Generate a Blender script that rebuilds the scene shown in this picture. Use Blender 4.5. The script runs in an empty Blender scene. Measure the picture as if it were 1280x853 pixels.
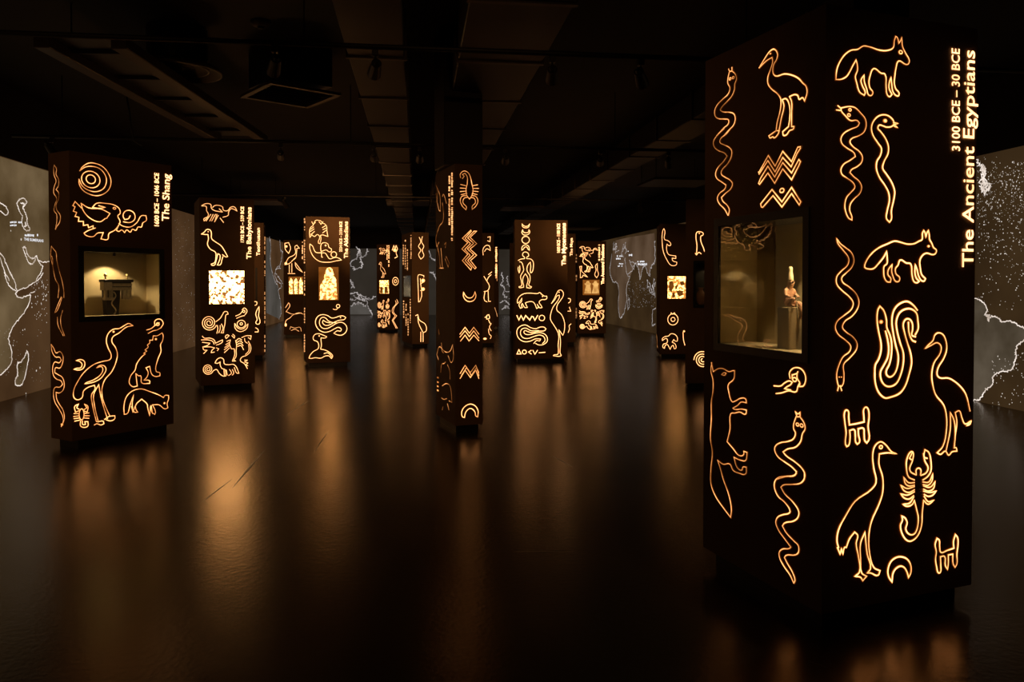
import bpy, bmesh, math, random
from mathutils import Vector, Matrix

scene = bpy.context.scene
COL = scene.collection
random.seed(7)

# ------------------------------------------------------------------ camera
FOC, CX, CY, HORIZON = 960.0, 640.0, 426.5, 354.0
EYE = 1.55
YAW, PITCH = math.radians(7.1), math.radians(1.1)
SHIFT = (-(CY - HORIZON) + FOC * math.tan(PITCH)) / 1280.0
cam_data = bpy.data.cameras.new('camera')
cam_data.sensor_width = 36.0
cam_data.lens = 36.0 * FOC / 1280.0
cam_data.shift_y = SHIFT
cam_data.clip_start = 0.05
cam_data.clip_end = 200
cam = bpy.data.objects.new('camera', cam_data)
COL.objects.link(cam)
cam.location = (0, 0, EYE)
cam.rotation_euler = (math.pi / 2 - PITCH, 0, -YAW)
scene.camera = cam

# ------------------------------------------------------------------ world, exposure
world = bpy.data.worlds.new('dark_world')
scene.world = world
world.use_nodes = True
world.node_tree.nodes['Background'].inputs[0].default_value = (0.02, 0.012, 0.006, 1)
world.node_tree.nodes['Background'].inputs[1].default_value = 0.05
vs = scene.view_settings
vs.view_transform = 'Standard'
vs.look = 'None'
vs.exposure = 0.0
vs.gamma = 1.0
vs.use_curve_mapping = False

# overall strengths
S_STRIP = 4.0
S_TEXT = 3.6
S_PANEL = 9.0
S_MAP = 1.0
W_FILL_SPOT = 1.5  # strength of the added spotlights that brighten the pillars

# ------------------------------------------------------------------ projection helpers
ROT = cam.rotation_euler.to_matrix()
CAMP = Vector((0, 0, EYE))
FWD = Vector((math.sin(YAW), math.cos(YAW), 0))
RGT = Vector((math.cos(YAW), -math.sin(YAW), 0))


def ray(px, py):
    return ROT @ Vector(((px - CX) / FOC, (CY - py) / FOC + SHIFT * 1280.0 / FOC, -1.0))


def plan(px, depth):
    """ground point seen at horizon column px at a forward distance"""
    d = ray(px, HORIZON)
    p = d * (depth / d.dot(FWD))
    return Vector((p.x, p.y, 0))


def at_height(px, py, z):
    d = ray(px, py)
    return CAMP + d * ((z - EYE) / d.z)


# ------------------------------------------------------------------ materials
def nodes_of(m):
    m.use_nodes = True
    nt = m.node_tree
    nt.nodes.clear()
    out = nt.nodes.new('ShaderNodeOutputMaterial')
    return nt, out


def principled(name, col, rough=0.6, metal=0.0, noise=0.15, nscale=8.0, bump=0.0, spec=0.5, bscale=None):
    m = bpy.data.materials.new(name)
    nt, out = nodes_of(m)
    b = nt.nodes.new('ShaderNodeBsdfPrincipled')
    b.inputs['Roughness'].default_value = rough
    b.inputs['Metallic'].default_value = metal
    b.inputs['Specular IOR Level'].default_value = spec
    tc = nt.nodes.new('ShaderNodeTexCoord')
    nz = nt.nodes.new('ShaderNodeTexNoise')
    nz.inputs['Scale'].default_value = nscale
    nz.inputs['Detail'].default_value = 4
    nt.links.new(tc.outputs['Object'], nz.inputs['Vector'])
    mx = nt.nodes.new('ShaderNodeMix')
    mx.data_type = 'RGBA'
    c = Vector(col)
    mx.inputs[6].default_value = (*(c * (1 - noise)), 1)
    mx.inputs[7].default_value = (*(c * (1 + noise)), 1)
    nt.links.new(nz.outputs[0], mx.inputs[0])
    nt.links.new(mx.outputs[2], b.inputs['Base Color'])
    if bump:
        n2 = nt.nodes.new('ShaderNodeTexNoise')
        n2.inputs['Scale'].default_value = bscale or nscale * 6
        n2.inputs['Detail'].default_value = 5
        nt.links.new(tc.outputs['Object'], n2.inputs['Vector'])
        bp = nt.nodes.new('ShaderNodeBump')
        bp.inputs['Strength'].default_value = bump
        bp.inputs['Distance'].default_value = 0.01
        nt.links.new(n2.outputs[0], bp.inputs['Height'])
        nt.links.new(bp.outputs[0], b.inputs['Normal'])
    nt.links.new(b.outputs[0], out.inputs[0])
    return m


_strip_cache = {}


def strip_mat(level=1.0, warm=0.0):
    """light shining out of a cut line: cream in the middle of the cut, orange at its sides"""
    key = (round(level, 2), round(warm, 2))
    if key in _strip_cache:
        return _strip_cache[key]
    m = bpy.data.materials.new('glowing_cut_line')
    nt, out = nodes_of(m)
    L = nt.links.new
    at = nt.nodes.new('ShaderNodeAttribute')
    at.attribute_name = 'across'
    ab = nt.nodes.new('ShaderNodeMath')
    ab.operation = 'ABSOLUTE'
    L(at.outputs['Fac'], ab.inputs[0])
    tc = nt.nodes.new('ShaderNodeTexCoord')
    nz = nt.nodes.new('ShaderNodeTexNoise')
    nz.inputs['Scale'].default_value = 7.0
    nz.inputs['Detail'].default_value = 3
    L(tc.outputs['Object'], nz.inputs['Vector'])
    mr = nt.nodes.new('ShaderNodeMapRange')
    mr.inputs['From Min'].default_value = 0.36
    mr.inputs['From Max'].default_value = 0.60
    mr.inputs['To Min'].default_value = 0.62 - 0.22 * warm
    mr.inputs['To Max'].default_value = 1.0
    L(nz.outputs[0], mr.inputs['Value'])
    # position on the ramp: dim stretches shift towards orange
    sub = nt.nodes.new('ShaderNodeMath')
    sub.operation = 'MULTIPLY_ADD'
    sub.inputs[1].default_value = -0.62
    sub.inputs[2].default_value = 0.62 + 0.14 * warm
    L(mr.outputs[0], sub.inputs[0])
    ad = nt.nodes.new('ShaderNodeMath')
    ad.operation = 'ADD'
    L(sub.outputs[0], ad.inputs[0])
    L(ab.outputs[0], ad.inputs[1])
    rp = nt.nodes.new('ShaderNodeValToRGB')
    e = rp.color_ramp.elements
    e[0].position = 0.0
    e[0].color = (1.0, 0.49, 0.20, 1)
    e[1].position = 1.0
    e[1].color = (0.05, 0.011, 0.001, 1)
    x = rp.color_ramp.elements.new(0.40)
    x.color = (0.66, 0.26, 0.075, 1)
    x = rp.color_ramp.elements.new(0.72)
    x.color = (0.20, 0.055, 0.008, 1)
    L(ad.outputs[0], rp.inputs[0])
    st = nt.nodes.new('ShaderNodeMath')
    st.operation = 'MULTIPLY'
    st.inputs[1].default_value = S_STRIP * level
    L(mr.outputs[0], st.inputs[0])
    em = nt.nodes.new('ShaderNodeEmission')
    L(rp.outputs[0], em.inputs[0])
    L(st.outputs[0], em.inputs[1])
    L(em.outputs[0], out.inputs[0])
    _strip_cache[key] = m
    return m


def emit_noise(name, c0, c1, strength, scale=3.0, detail=5, lo=0.35, hi=0.65, extra=None):
    m = bpy.data.materials.new(name)
    nt, out = nodes_of(m)
    L = nt.links.new
    tc = nt.nodes.new('ShaderNodeTexCoord')
    nz = nt.nodes.new('ShaderNodeTexNoise')
    nz.inputs['Scale'].default_value = scale
    nz.inputs['Detail'].default_value = detail
    L(tc.outputs['Object'], nz.inputs['Vector'])
    rp = nt.nodes.new('ShaderNodeValToRGB')
    rp.color_ramp.elements[0].position = lo
    rp.color_ramp.elements[0].color = (*c0, 1)
    rp.color_ramp.elements[1].position = hi
    rp.color_ramp.elements[1].color = (*c1, 1)
    L(nz.outputs[0], rp.inputs[0])
    em = nt.nodes.new('ShaderNodeEmission')
    em.inputs[1].default_value = strength
    L(rp.outputs[0], em.inputs[0])
    L(em.outputs[0], out.inputs[0])
    return m


def glass_mat(name):
    m = bpy.data.materials.new(name)
    nt, out = nodes_of(m)
    L = nt.links.new
    tr = nt.nodes.new('ShaderNodeBsdfTransparent')
    tr.inputs[0].default_value = (0.93, 0.93, 0.90, 1)
    gl = nt.nodes.new('ShaderNodeBsdfGlossy')
    gl.inputs['Roughness'].default_value = 0.01
    lw = nt.nodes.new('ShaderNodeLayerWeight')
    pw = nt.nodes.new('ShaderNodeMath')
    pw.operation = 'POWER'
    pw.inputs[1].default_value = 5.0
    L(lw.outputs['Facing'], pw.inputs[0])
    lw.inputs[0].default_value = 0.5
    mu = nt.nodes.new('ShaderNodeMath')
    mu.operation = 'MULTIPLY_ADD'
    mu.inputs[1].default_value = 0.95
    mu.inputs[2].default_value = 0.05
    mu.use_clamp = True
    L(pw.outputs[0], mu.inputs[0])
    mx = nt.nodes.new('ShaderNodeMixShader')
    L(mu.outputs[0], mx.inputs[0])
    L(tr.outputs[0], mx.inputs[1])
    L(gl.outputs[0], mx.inputs[2])
    L(mx.outputs[0], out.inputs[0])
    return m


def floor_mat():
    m = bpy.data.materials.new('dark_polished_floor')
    nt, out = nodes_of(m)
    L = nt.links.new
    b = nt.nodes.new('ShaderNodeBsdfPrincipled')
    tc = nt.nodes.new('ShaderNodeTexCoord')
    nz = nt.nodes.new('ShaderNodeTexNoise')
    nz.inputs['Scale'].default_value = 0.8
    nz.inputs['Detail'].default_value = 6
    L(tc.outputs['Object'], nz.inputs['Vector'])
    mr = nt.nodes.new('ShaderNodeMapRange')
    mr.inputs['To Min'].default_value = 0.205
    mr.inputs['To Max'].default_value = 0.275
    L(nz.outputs[0], mr.inputs['Value'])
    L(mr.outputs[0], b.inputs['Roughness'])
    cr = nt.nodes.new('ShaderNodeValToRGB')
    cr.color_ramp.elements[0].position = 0.3
    cr.color_ramp.elements[0].color = (0.012, 0.010, 0.008, 1)
    cr.color_ramp.elements[1].position = 0.7
    cr.color_ramp.elements[1].color = (0.022, 0.018, 0.014, 1)
    L(nz.outputs[0], cr.inputs[0])
    L(cr.outputs[0], b.inputs['Base Color'])
    b.inputs['IOR'].default_value = 2.0
    b.inputs['Specular Tint'].default_value = (1.0, 0.70, 0.36, 1)
    n2 = nt.nodes.new('ShaderNodeTexNoise')
    n2.inputs['Scale'].default_value = 34
    n2.inputs['Detail'].default_value = 4
    L(tc.outputs['Object'], n2.inputs['Vector'])
    bp = nt.nodes.new('ShaderNodeBump')
    bp.inputs['Strength'].default_value = 0.10
    bp.inputs['Distance'].default_value = 0.01
    L(n2.outputs[0], bp.inputs['Height'])
    L(bp.outputs[0], b.inputs['Normal'])
    L(b.outputs[0], out.inputs[0])
    return m


M_BODY = principled('dark_brown_cladding', (0.15, 0.082, 0.040), 0.75, 0, 0.18, 5, 0.25, 0.3, 120)
M_PLINTH = principled('black_gloss_plinth', (0.010, 0.009, 0.008), 0.35, 0, 0.1, 10)
M_FRAME = principled('black_case_frame', (0.006, 0.005, 0.004), 0.4, 0, 0.1, 10)
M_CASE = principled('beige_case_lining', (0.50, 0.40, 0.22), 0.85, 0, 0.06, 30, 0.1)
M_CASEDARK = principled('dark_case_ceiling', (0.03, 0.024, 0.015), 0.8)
M_GLASS = glass_mat('case_glass')
M_BLOCK = principled('olive_brown_block', (0.26, 0.19, 0.10), 0.8, 0, 0.06, 30)
M_STONE = principled('terracotta_stone', (0.50, 0.27, 0.16), 0.5, 0, 0.35, 22, 0.3)
M_CROWN = principled('cream_stone', (0.78, 0.60, 0.36), 0.5, 0, 0.15, 30, 0.2)
M_BRONZE = principled('weathered_bronze', (0.36, 0.29, 0.19), 0.55, 0.2, 0.45, 45, 0.6)
M_DARKMET = principled('dark_metal', (0.028, 0.023, 0.019), 0.45, 0.6, 0.15, 12)
M_BRASS = principled('brass_pin', (0.8, 0.6, 0.3), 0.3, 1.0)
M_CEIL = principled('black_painted_ceiling', (0.018, 0.014, 0.011), 0.8, 0, 0.3, 2)
M_DUCT = principled('dark_duct_sheet', (0.020, 0.011, 0.007), 0.55, 0.1, 0.3, 3)
M_VENT = principled('brown_vent_metal', (0.058, 0.034, 0.019), 0.5, 0.2, 0.2, 6)
M_WALL = principled('black_wall', (0.02, 0.017, 0.014), 0.85)
M_FLOOR = floor_mat()


# ------------------------------------------------------------------ mesh helpers
def mesh_obj(name, verts, faces, mat, parent=None, smooth=False):
    me = bpy.data.meshes.new(name)
    me.from_pydata([tuple(v) for v in verts], [], faces)
    me.materials.append(mat)
    if smooth:
        for p in me.polygons:
            p.use_smooth = True
    me.update()
    o = bpy.data.objects.new(name, me)
    COL.objects.link(o)
    if parent is not None:
        o.parent = parent
    return o


def bm_obj(name, bm, mat, parent=None, smooth=False):
    me = bpy.data.meshes.new(name)
    bm.to_mesh(me)
    bm.free()
    me.materials.append(mat)
    if smooth:
        for p in me.polygons:
            p.use_smooth = True
    o = bpy.data.objects.new(name, me)
    COL.objects.link(o)
    if parent is not None:
        o.parent = parent
    return o


def tag(o, label, cat, group=None, kind=None):
    if label:
        o['label'] = label
    if cat:
        o['category'] = cat
    if group:
        o['group'] = group
    if kind:
        o['kind'] = kind
    return o


def empty(name, loc, label, cat, group=None):
    o = bpy.data.objects.new(name, None)
    o.empty_display_size = 0.2
    COL.objects.link(o)
    o.location = loc
    tag(o, label, cat, group)
    return o


def add_box(bm, c, s, rz=0.0, bevel=0.0):
    r = bmesh.ops.create_cube(bm, size=1.0)
    M = Matrix.Translation(c) @ Matrix.Rotation(rz, 4, 'Z') @ Matrix.Diagonal((s[0], s[1], s[2], 1))
    bmesh.ops.transform(bm, matrix=M, verts=r['verts'])
    if bevel:
        es = {e for v in r['verts'] for e in v.link_edges}
        bmesh.ops.bevel(bm, geom=list(es), offset=bevel, segments=1, affect='EDGES')


def add_tube(bm, p, q, r, r2=None, n=10):
    p, q = Vector(p), Vector(q)
    d = q - p
    res = bmesh.ops.create_cone(bm, cap_ends=True, segments=n, radius1=r, radius2=r if r2 is None else r2, depth=d.length)
    M = Matrix.Translation((p + q) / 2) @ d.to_track_quat('Z', 'Y').to_matrix().to_4x4()
    bmesh.ops.transform(bm, matrix=M, verts=res['verts'])


def add_sphere(bm, c, s, seg=14, M=None):
    r = bmesh.ops.create_uvsphere(bm, u_segments=seg, v_segments=max(6, seg // 2), radius=1.0)
    T = Matrix.Translation(c) @ (M or Matrix.Identity(4)) @ Matrix.Diagonal((s[0], s[1], s[2], 1))
    bmesh.ops.transform(bm, matrix=T, verts=r['verts'])


def lathe(bm, prof, c=(0, 0, 0), n=24):
    rings = []
    for r, z in prof:
        rings.append([bm.verts.new((c[0] + r * math.cos(2 * math.pi * k / n), c[1] + r * math.sin(2 * math.pi * k / n), c[2] + z)) for k in range(n)])
    for a, b in zip(rings, rings[1:]):
        for k in range(n):
            bm.faces.new((a[k], a[(k + 1) % n], b[(k + 1) % n], b[k]))
    bm.faces.new(rings[0][::-1])
    bm.faces.new(rings[-1])


# ------------------------------------------------------------------ faces: a vertical plane with its own (u, z) frame
class Face:
    def __init__(self, A, B, root=None, base=None):
        self.A = Vector((A.x, A.y, 0))
        self.u = Vector((B.x - A.x, B.y - A.y, 0))
        self.w = self.u.length
        self.u.normalize()
        self.n = self.u.cross(Vector((0, 0, 1)))     # outward, towards the viewer
        self.root = root
        self.base = Vector(base) if base is not None else Vector((0, 0, 0))

    def px(self, x, y, inset=0.0):
        d = ray(x, y)
        t = (self.A - self.n * inset - CAMP).dot(self.n) / d.dot(self.n)
        p = CAMP + d * t - self.A
        return p.dot(self.u), p.z

    def world(self, u, z, off=0.0):
        return self.A + self.u * u + Vector((0, 0, z)) + self.n * off

    def loc(self, u, z, off=0.0):
        return self.world(u, z, off) - self.base


def hermite(pts, closed, smooth):
    n = len(pts)
    if n < 3 or not smooth:
        return list(pts)
    def P(i):
        return pts[i % n] if closed else pts[max(0, min(n - 1, i))]
    segs = n if closed else n - 1
    tin, tout = [], []
    for i in range(n):
        a, b, c = P(i - 1), P(i), P(i + 1)
        d1, d2 = b - a, c - b
        if d1.length < 1e-9:
            d1 = d2
        if d2.length < 1e-9:
            d2 = d1
        if d1.length < 1e-9:
            tin.append(Vector((0, 0))); tout.append(Vector((0, 0))); continue
        d1, d2 = d1.normalized(), d2.normalized()
        if d1.dot(d2) < 0.15:
            tin.append(d1); tout.append(d2)
        else:
            t = (d1 + d2).normalized()
            tin.append(t); tout.append(t)
    out = []
    for i in range(segs):
        a, b = P(i), P(i + 1)
        L = (b - a).length
        m0, m1 = tout[i % n] * L, tin[(i + 1) % n] * L
        k = 4
        for j in range(k):
            t = j / k
            h00, h10 = 2 * t**3 - 3 * t**2 + 1, t**3 - 2 * t**2 + t
            h01, h11 = -2 * t**3 + 3 * t**2, t**3 - t**2
            out.append(a * h00 + m0 * h10 + b * h01 + m1 * h11)
    if not closed:
        out.append(pts[-1])
    return out


def ribbon(face, pts, closed, hw, V, F, AC, depth=0.004):
    """a raised light line following pts (u, z) on the face"""
    q = [pts[0]]
    for p in pts[1:]:
        if (p - q[-1]).length > 1e-5:
            q.append(p)
    if closed and len(q) > 2 and (q[0] - q[-1]).length < 1e-5:
        q.pop()
    pts = q
    n = len(pts)
    if n < 2:
        return
    base = len(V)
    for i in range(n):
        if closed:
            a, b, c = pts[i - 1], pts[i], pts[(i + 1) % n]
        else:
            a, b, c = pts[max(0, i - 1)], pts[i], pts[min(n - 1, i + 1)]
        d1 = (b - a) if (b - a).length > 1e-9 else (c - b)
        d2 = (c - b) if (c - b).length > 1e-9 else (b - a)
        d1, d2 = d1.normalized(), d2.normalized()
        t = d1 + d2
        t = t.normalized() if t.length > 1e-6 else d1
        nrm = Vector((-t.y, t.x))
        k = max(0.55, nrm.dot(Vector((-d1.y, d1.x))))
        nrm = nrm * (hw / k)
        bb = b
        if not closed and i == 0:
            bb = b - d2 * hw * 0.6
        if not closed and i == n - 1:
            bb = b + d1 * hw * 0.6
        l, r = bb + nrm, bb - nrm
        V.append(face.loc(l.x, l.y, -0.001)); AC.append(-1.0)
        V.append(face.loc(l.x, l.y, depth)); AC.append(-0.8)
        V.append(face.loc(bb.x, bb.y, depth)); AC.append(0.0)
        V.append(face.loc(r.x, r.y, depth)); AC.append(0.8)
        V.append(face.loc(r.x, r.y, -0.001)); AC.append(1.0)
    m = n if closed else n - 1
    for i in range(m):
        a, b = base + 5 * i, base + 5 * ((i + 1) % n)
        for j in range(4):
            F.append((a + j, a + j + 1, b + j + 1, b + j))


def disc(face, c, ru, rz, V, F, AC, depth=0.004, n=12):
    base = len(V)
    V.append(face.loc(c.x, c.y, depth)); AC.append(0.0)
    for k in range(n):
        a = 2 * math.pi * k / n
        V.append(face.loc(c.x + ru * math.cos(a), c.y + rz * math.sin(a), depth)); AC.append(0.7)
    for k in range(n):
        a = 2 * math.pi * k / n
        V.append(face.loc(c.x + ru * math.cos(a), c.y + rz * math.sin(a), -0.001)); AC.append(1.0)
    for k in range(n):
        k2 = (k + 1) % n
        F.append((base, base + 1 + k, base + 1 + k2))
        F.append((base + 1 + k, base + 1 + n + k, base + 1 + n + k2, base + 1 + k2))


def glyph(face, name, parts, hw=0.0075, level=1.0, warm=0.0, mat=None, label=None, depth=0.004, jag=0.0):
    """parts: list of ((x0, y0, sx[, sy]), 'polyline; polyline; ...') traced in a magnified view of the face.
    '...*' closes a line, a leading '!' keeps it straight, 'd:x,y,r' a dot, 'c:x,y,r[,ry]' a ring,
    'sp:x,y,r0,r1,turns,start' a spiral"""
    if mat is None:
        hw *= 0.66
        if (face.A - CAMP).length > 9.5:
            warm = warm * 0.8 - 1.2
            hw *= 0.9
    V, F, AC = [], [], []
    for zoom, text in parts:
        x0, y0, sx = zoom[:3]
        sy = zoom[3] if len(zoom) > 3 else sx

        def T(x, y):
            u, z = face.px(x0 + x / sx, y0 + y / sy)
            return Vector((u, z))
        for item in text.split(';'):
            item = item.strip()
            if not item:
                continue
            if item[:2] in ('d:', 'c:'):
                v = [float(k) for k in item[2:].split(',')]
                rx = v[2]
                ry = v[3] if len(v) > 3 else rx
                c = T(v[0], v[1])
                ru = abs((T(v[0] + rx, v[1]) - c).x)
                rz = abs((T(v[0], v[1] + ry) - c).y)
                if item[0] == 'd':
                    disc(face, c, ru, rz, V, F, AC, depth)
                else:
                    pts = [Vector((c.x + ru * math.cos(k * math.pi / 12), c.y + rz * math.sin(k * math.pi / 12))) for k in range(24)]
                    ribbon(face, pts, True, hw, V, F, AC, depth)
                continue
            if item.startswith('sp:'):
                x, y, r0, r1, turns, st = [float(k) for k in item[3:].split(',')]
                N = int(22 * turns)
                pts = []
                for k in range(N + 1):
                    t = k / N
                    a = math.radians(st) + 2 * math.pi * turns * t
                    r = r0 + (r1 - r0) * t
                    pts.append(T(x + r * math.cos(a), y + r * math.sin(a)))
                ribbon(face, pts, False, hw, V, F, AC, depth)
                continue
            smooth = True
            if item[0] == '!':
                smooth = False
                item = item[1:]
            closed = item.endswith('*')
            item = item.rstrip('*')
            pts = [T(*[float(k) for k in p.split(',')]) for p in item.split()]
            line = hermite(pts, closed, smooth)
            if jag:
                rj = random.Random(len(line) + int(abs(pts[0].x) * 1000))
                fine = []
                for p, q in zip(line, line[1:] + ([line[0]] if closed else [])):
                    fine += [p, (p + q) / 2]
                if not closed:
                    fine.append(line[-1])
                line = [p + Vector((rj.gauss(0, jag), rj.gauss(0, jag))) for p in fine]
            ribbon(face, line, closed, hw, V, F, AC, depth)
    o = mesh_obj(name, V, F, mat or strip_mat(level, warm), face.root)
    a = o.data.attributes.new('across', 'FLOAT', 'POINT')
    a.data.foreach_set('value', AC)
    if label:
        o['label'] = label
    return o


def text_mesh(body, bold=0.0):
    cu = bpy.data.curves.new('lettering', 'FONT')
    cu.body = body
    cu.offset = bold
    cu.extrude = 0.0
    cu.resolution_u = 3
    ob = bpy.data.objects.new('lettering', cu)
    COL.objects.link(ob)
    dg = bpy.context.evaluated_depsgraph_get()
    me = bpy.data.meshes.new_from_object(ob.evaluated_get(dg))
    bpy.data.objects.remove(ob)
    bpy.data.curves.remove(cu)
    return me


def lettering(face, name, body, start, end, cap_px, bold=0.012, level=1.0, horizontal=False, mat=None, depth=0.004):
    """flat glowing letters whose baseline runs from pixel start to pixel end"""
    me = text_mesh(body, bold)
    xs = [v.co.x for v in me.vertices]
    x0, x1 = min(xs), max(xs)
    a = Vector(face.px(*start))
    b = Vector(face.px(*end))
    d = (b - a)
    ln = d.length
    d.normalize()
    up = Vector((-d.y, d.x))
    if horizontal:
        c = Vector(face.px(start[0], start[1] - cap_px))
    else:
        c = Vector(face.px(start[0] - cap_px, start[1]))
    cap = abs((c - a).dot(up))
    sx, sy = ln / (x1 - x0), cap / 0.73
    # one object per word: group the letters' faces by the gaps between words
    spans = sorted((min(me.vertices[i].co.x for i in p.vertices), max(me.vertices[i].co.x for i in p.vertices), p.index) for p in me.polygons)
    words, right = [[]], spans[0][1]
    for lo_, hi_, idx in spans:
        if lo_ - right > 0.17:
            words.append([])
        words[-1].append(idx)
        right = max(right, hi_)
    vs_all = [v.co.copy() for v in me.vertices]
    polys = [tuple(p.vertices) for p in me.polygons]
    bpy.data.meshes.remove(me)
    out = None
    for w in words:
        ids = sorted({i for k in w for i in polys[k]})
        mp = {i: k for k, i in enumerate(ids)}
        V = []
        for i in ids:
            p = a + d * ((vs_all[i].x - x0) * sx) + up * (vs_all[i].y * sy)
            V.append(face.loc(p.x, p.y, depth))
        out = mesh_obj(name, V, [tuple(mp[i] for i in polys[k]) for k in w], mat or strip_mat(level * S_TEXT / S_STRIP, -0.6), face.root)
        out.data.attributes.new('across', 'FLOAT', 'POINT').data.foreach_set('value', [0.0] * len(V))
    return out


def dash_lines(face, name, rects, level=1.0, step=1.6, mat=None, horizontal=False, depth=0.004):
    """lettering too small to read in the photograph: rows of short uneven strokes"""
    V, F, AC = [], [], []
    rnd = random.Random(len(name) + int(rects[0][0] * 7))
    for (xa, ya, xb, yb) in rects:
        L = (xb - xa) if horizontal else (yb - ya)
        k = 0.0
        while k < L - 0.4:
            w = step * rnd.uniform(0.5, 0.85)
            if rnd.random() < 0.86:
                j0, j1 = rnd.uniform(0, 0.25), rnd.uniform(0.75, 1.0)
                if horizontal:
                    q = (xa + k, ya + (yb - ya) * j0, xa + min(L, k + w), ya + (yb - ya) * j1)
                else:
                    q = (xa + (xb - xa) * j0, ya + k, xa + (xb - xa) * j1, ya + min(L, k + w))
                c = [face.px(q[0], q[3]), face.px(q[2], q[3]), face.px(q[2], q[1]), face.px(q[0], q[1])]
                b = len(V)
                for (u, z) in c:
                    V.append(face.loc(u, z, depth)); AC.append(0.15)
                for (u, z) in c:
                    V.append(face.loc(u, z, -0.001)); AC.append(1.0)
                F.append((b, b + 1, b + 2, b + 3))
                for i in range(4):
                    j = (i + 1) % 4
                    F.append((b + i, b + 4 + i, b + 4 + j, b + j))
            k += step
    o = mesh_obj(name, V, F, mat or strip_mat(level), face.root)
    o.data.attributes.new('across', 'FLOAT', 'POINT').data.foreach_set('value', AC)
    o['kind'] = 'stuff'
    return o


# ------------------------------------------------------------------ pillars
Z0, Z1 = 0.08, 2.77


class Pillar:
    def __init__(self, L, C, R, label, z1=Z1, holes=None, name='display_tower'):
        """plan corners (pixel column, distance): far end of the left face, front edge, far end of the right face"""
        pl, pc, pr = plan(*L), plan(*C), plan(*R)
        pb = pl + pr - pc
        self.base = (pl + pr) / 2
        self.root = empty(name, self.base, label, 'pillar', 'glowing story pillars')
        self.root['kind'] = 'thing'
        self.L = Face(pl, pc, self.root, self.base)
        self.R = Face(pc, pr, self.root, self.base)
        self.K = Face(pr, pb, self.root, self.base)
        self.J = Face(pb, pl, self.root, self.base)
        self.z1 = z1
        self.holes = []
        # plinth, set back
        c = self.base
        V = []
        for p in (pl, pc, pr, pb):
            q = p - c
            q = q - q.normalized() * 0.07
            V.append((q.x, q.y, 0.0))
            V.append((q.x, q.y, Z0 + 0.002))
        F = [(0, 2, 3, 1), (2, 4, 5, 3), (4, 6, 7, 5), (6, 0, 1, 7), (1, 3, 5, 7), (0, 6, 4, 2)]
        mesh_obj('plinth', V, F, M_PLINTH, self.root)

    def rect(self, face, x0, y0, x1, y1):
        a = face.px(x0, y0); b = face.px(x1, y1); c = face.px(x0, y1); d = face.px(x1, y0)
        u0, u1 = (a[0] + c[0]) / 2, (b[0] + d[0]) / 2
        zb, zt = (b[1] + c[1]) / 2, (a[1] + d[1]) / 2
        return u0, zb, u1, zt

    def hole(self, face, r):
        self.holes.append((face, r))

    def build(self):
        V, F = [], []
        def quad(f, u0, z0, u1, z1):
            b = len(V)
            for u, z in ((u0, z0), (u1, z0), (u1, z1), (u0, z1)):
                V.append(f.loc(u, z))
            F.append((b, b + 1, b + 2, b + 3))
        for f in (self.L, self.R, self.K, self.J):
            hs = sorted([r for g, r in self.holes if g is f], key=lambda r: r[1])
            if not hs:
                quad(f, 0, Z0, f.w, self.z1)
            else:
                z = Z0
                for (u0, zb, u1, zt) in hs:
                    u0, u1 = max(0.004, u0), min(f.w - 0.004, u1)
                    quad(f, 0, z, f.w, zb)
                    quad(f, 0, zb, u0, zt)
                    quad(f, u1, zb, f.w, zt)
                    z = zt
                quad(f, 0, z, f.w, self.z1)
        for z, order in ((Z0, (3, 2, 1, 0)), (self.z1, (0, 1, 2, 3))):
            b = len(V)
            for f in (self.L, self.R, self.K, self.J):
                V.append(f.loc(0, z))
            F.append(tuple(b + k for k in order))
        o = mesh_obj('cladding', V, F, M_BODY, self.root)
        bm = bmesh.new()
        bm.from_mesh(o.data)
        bmesh.ops.remove_doubles(bm, verts=bm.verts, dist=1e-4)
        bm.to_mesh(o.data)
        bm.free()
        return o


def box_on_face(f, name, u0, z0, u1, z1, o0, o1, mat, inside=False, skip_front=False):
    """box between offsets o0 (back) and o1 (front) along the outward normal"""
    V = [f.loc(u, z, o) for o in (o0, o1) for u, z in ((u0, z0), (u1, z0), (u1, z1), (u0, z1))]
    F = [(0, 3, 2, 1), (0, 1, 5, 4), (1, 2, 6, 5), (2, 3, 7, 6), (3, 0, 4, 7)]
    if not skip_front:
        F.append((4, 5, 6, 7))
    if inside:
        F = [t[::-1] for t in F]
    return mesh_obj(name, V, F, mat, f.root)


def frame_on_face(f, name, r, t, o0, o1, mat):
    """rectangular frame of bar width t around the inner opening r"""
    u0, z0, u1, z1 = r
    V, F = [], []
    for (a, b, c, d) in ((u0 - t, z0 - t, u1 + t, z0), (u0 - t, z1, u1 + t, z1 + t), (u0 - t, z0, u0, z1), (u1, z0, u1 + t, z1)):
        k = len(V)
        V += [f.loc(u, z, o) for o in (o0, o1) for u, z in ((a, b), (c, b), (c, d), (a, d))]
        F += [tuple(k + i for i in q) for q in ((0, 3, 2, 1), (0, 1, 5, 4), (1, 2, 6, 5), (2, 3, 7, 6), (3, 0, 4, 7), (4, 5, 6, 7))]
    return mesh_obj(name, V, F, mat, f.root)


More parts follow.
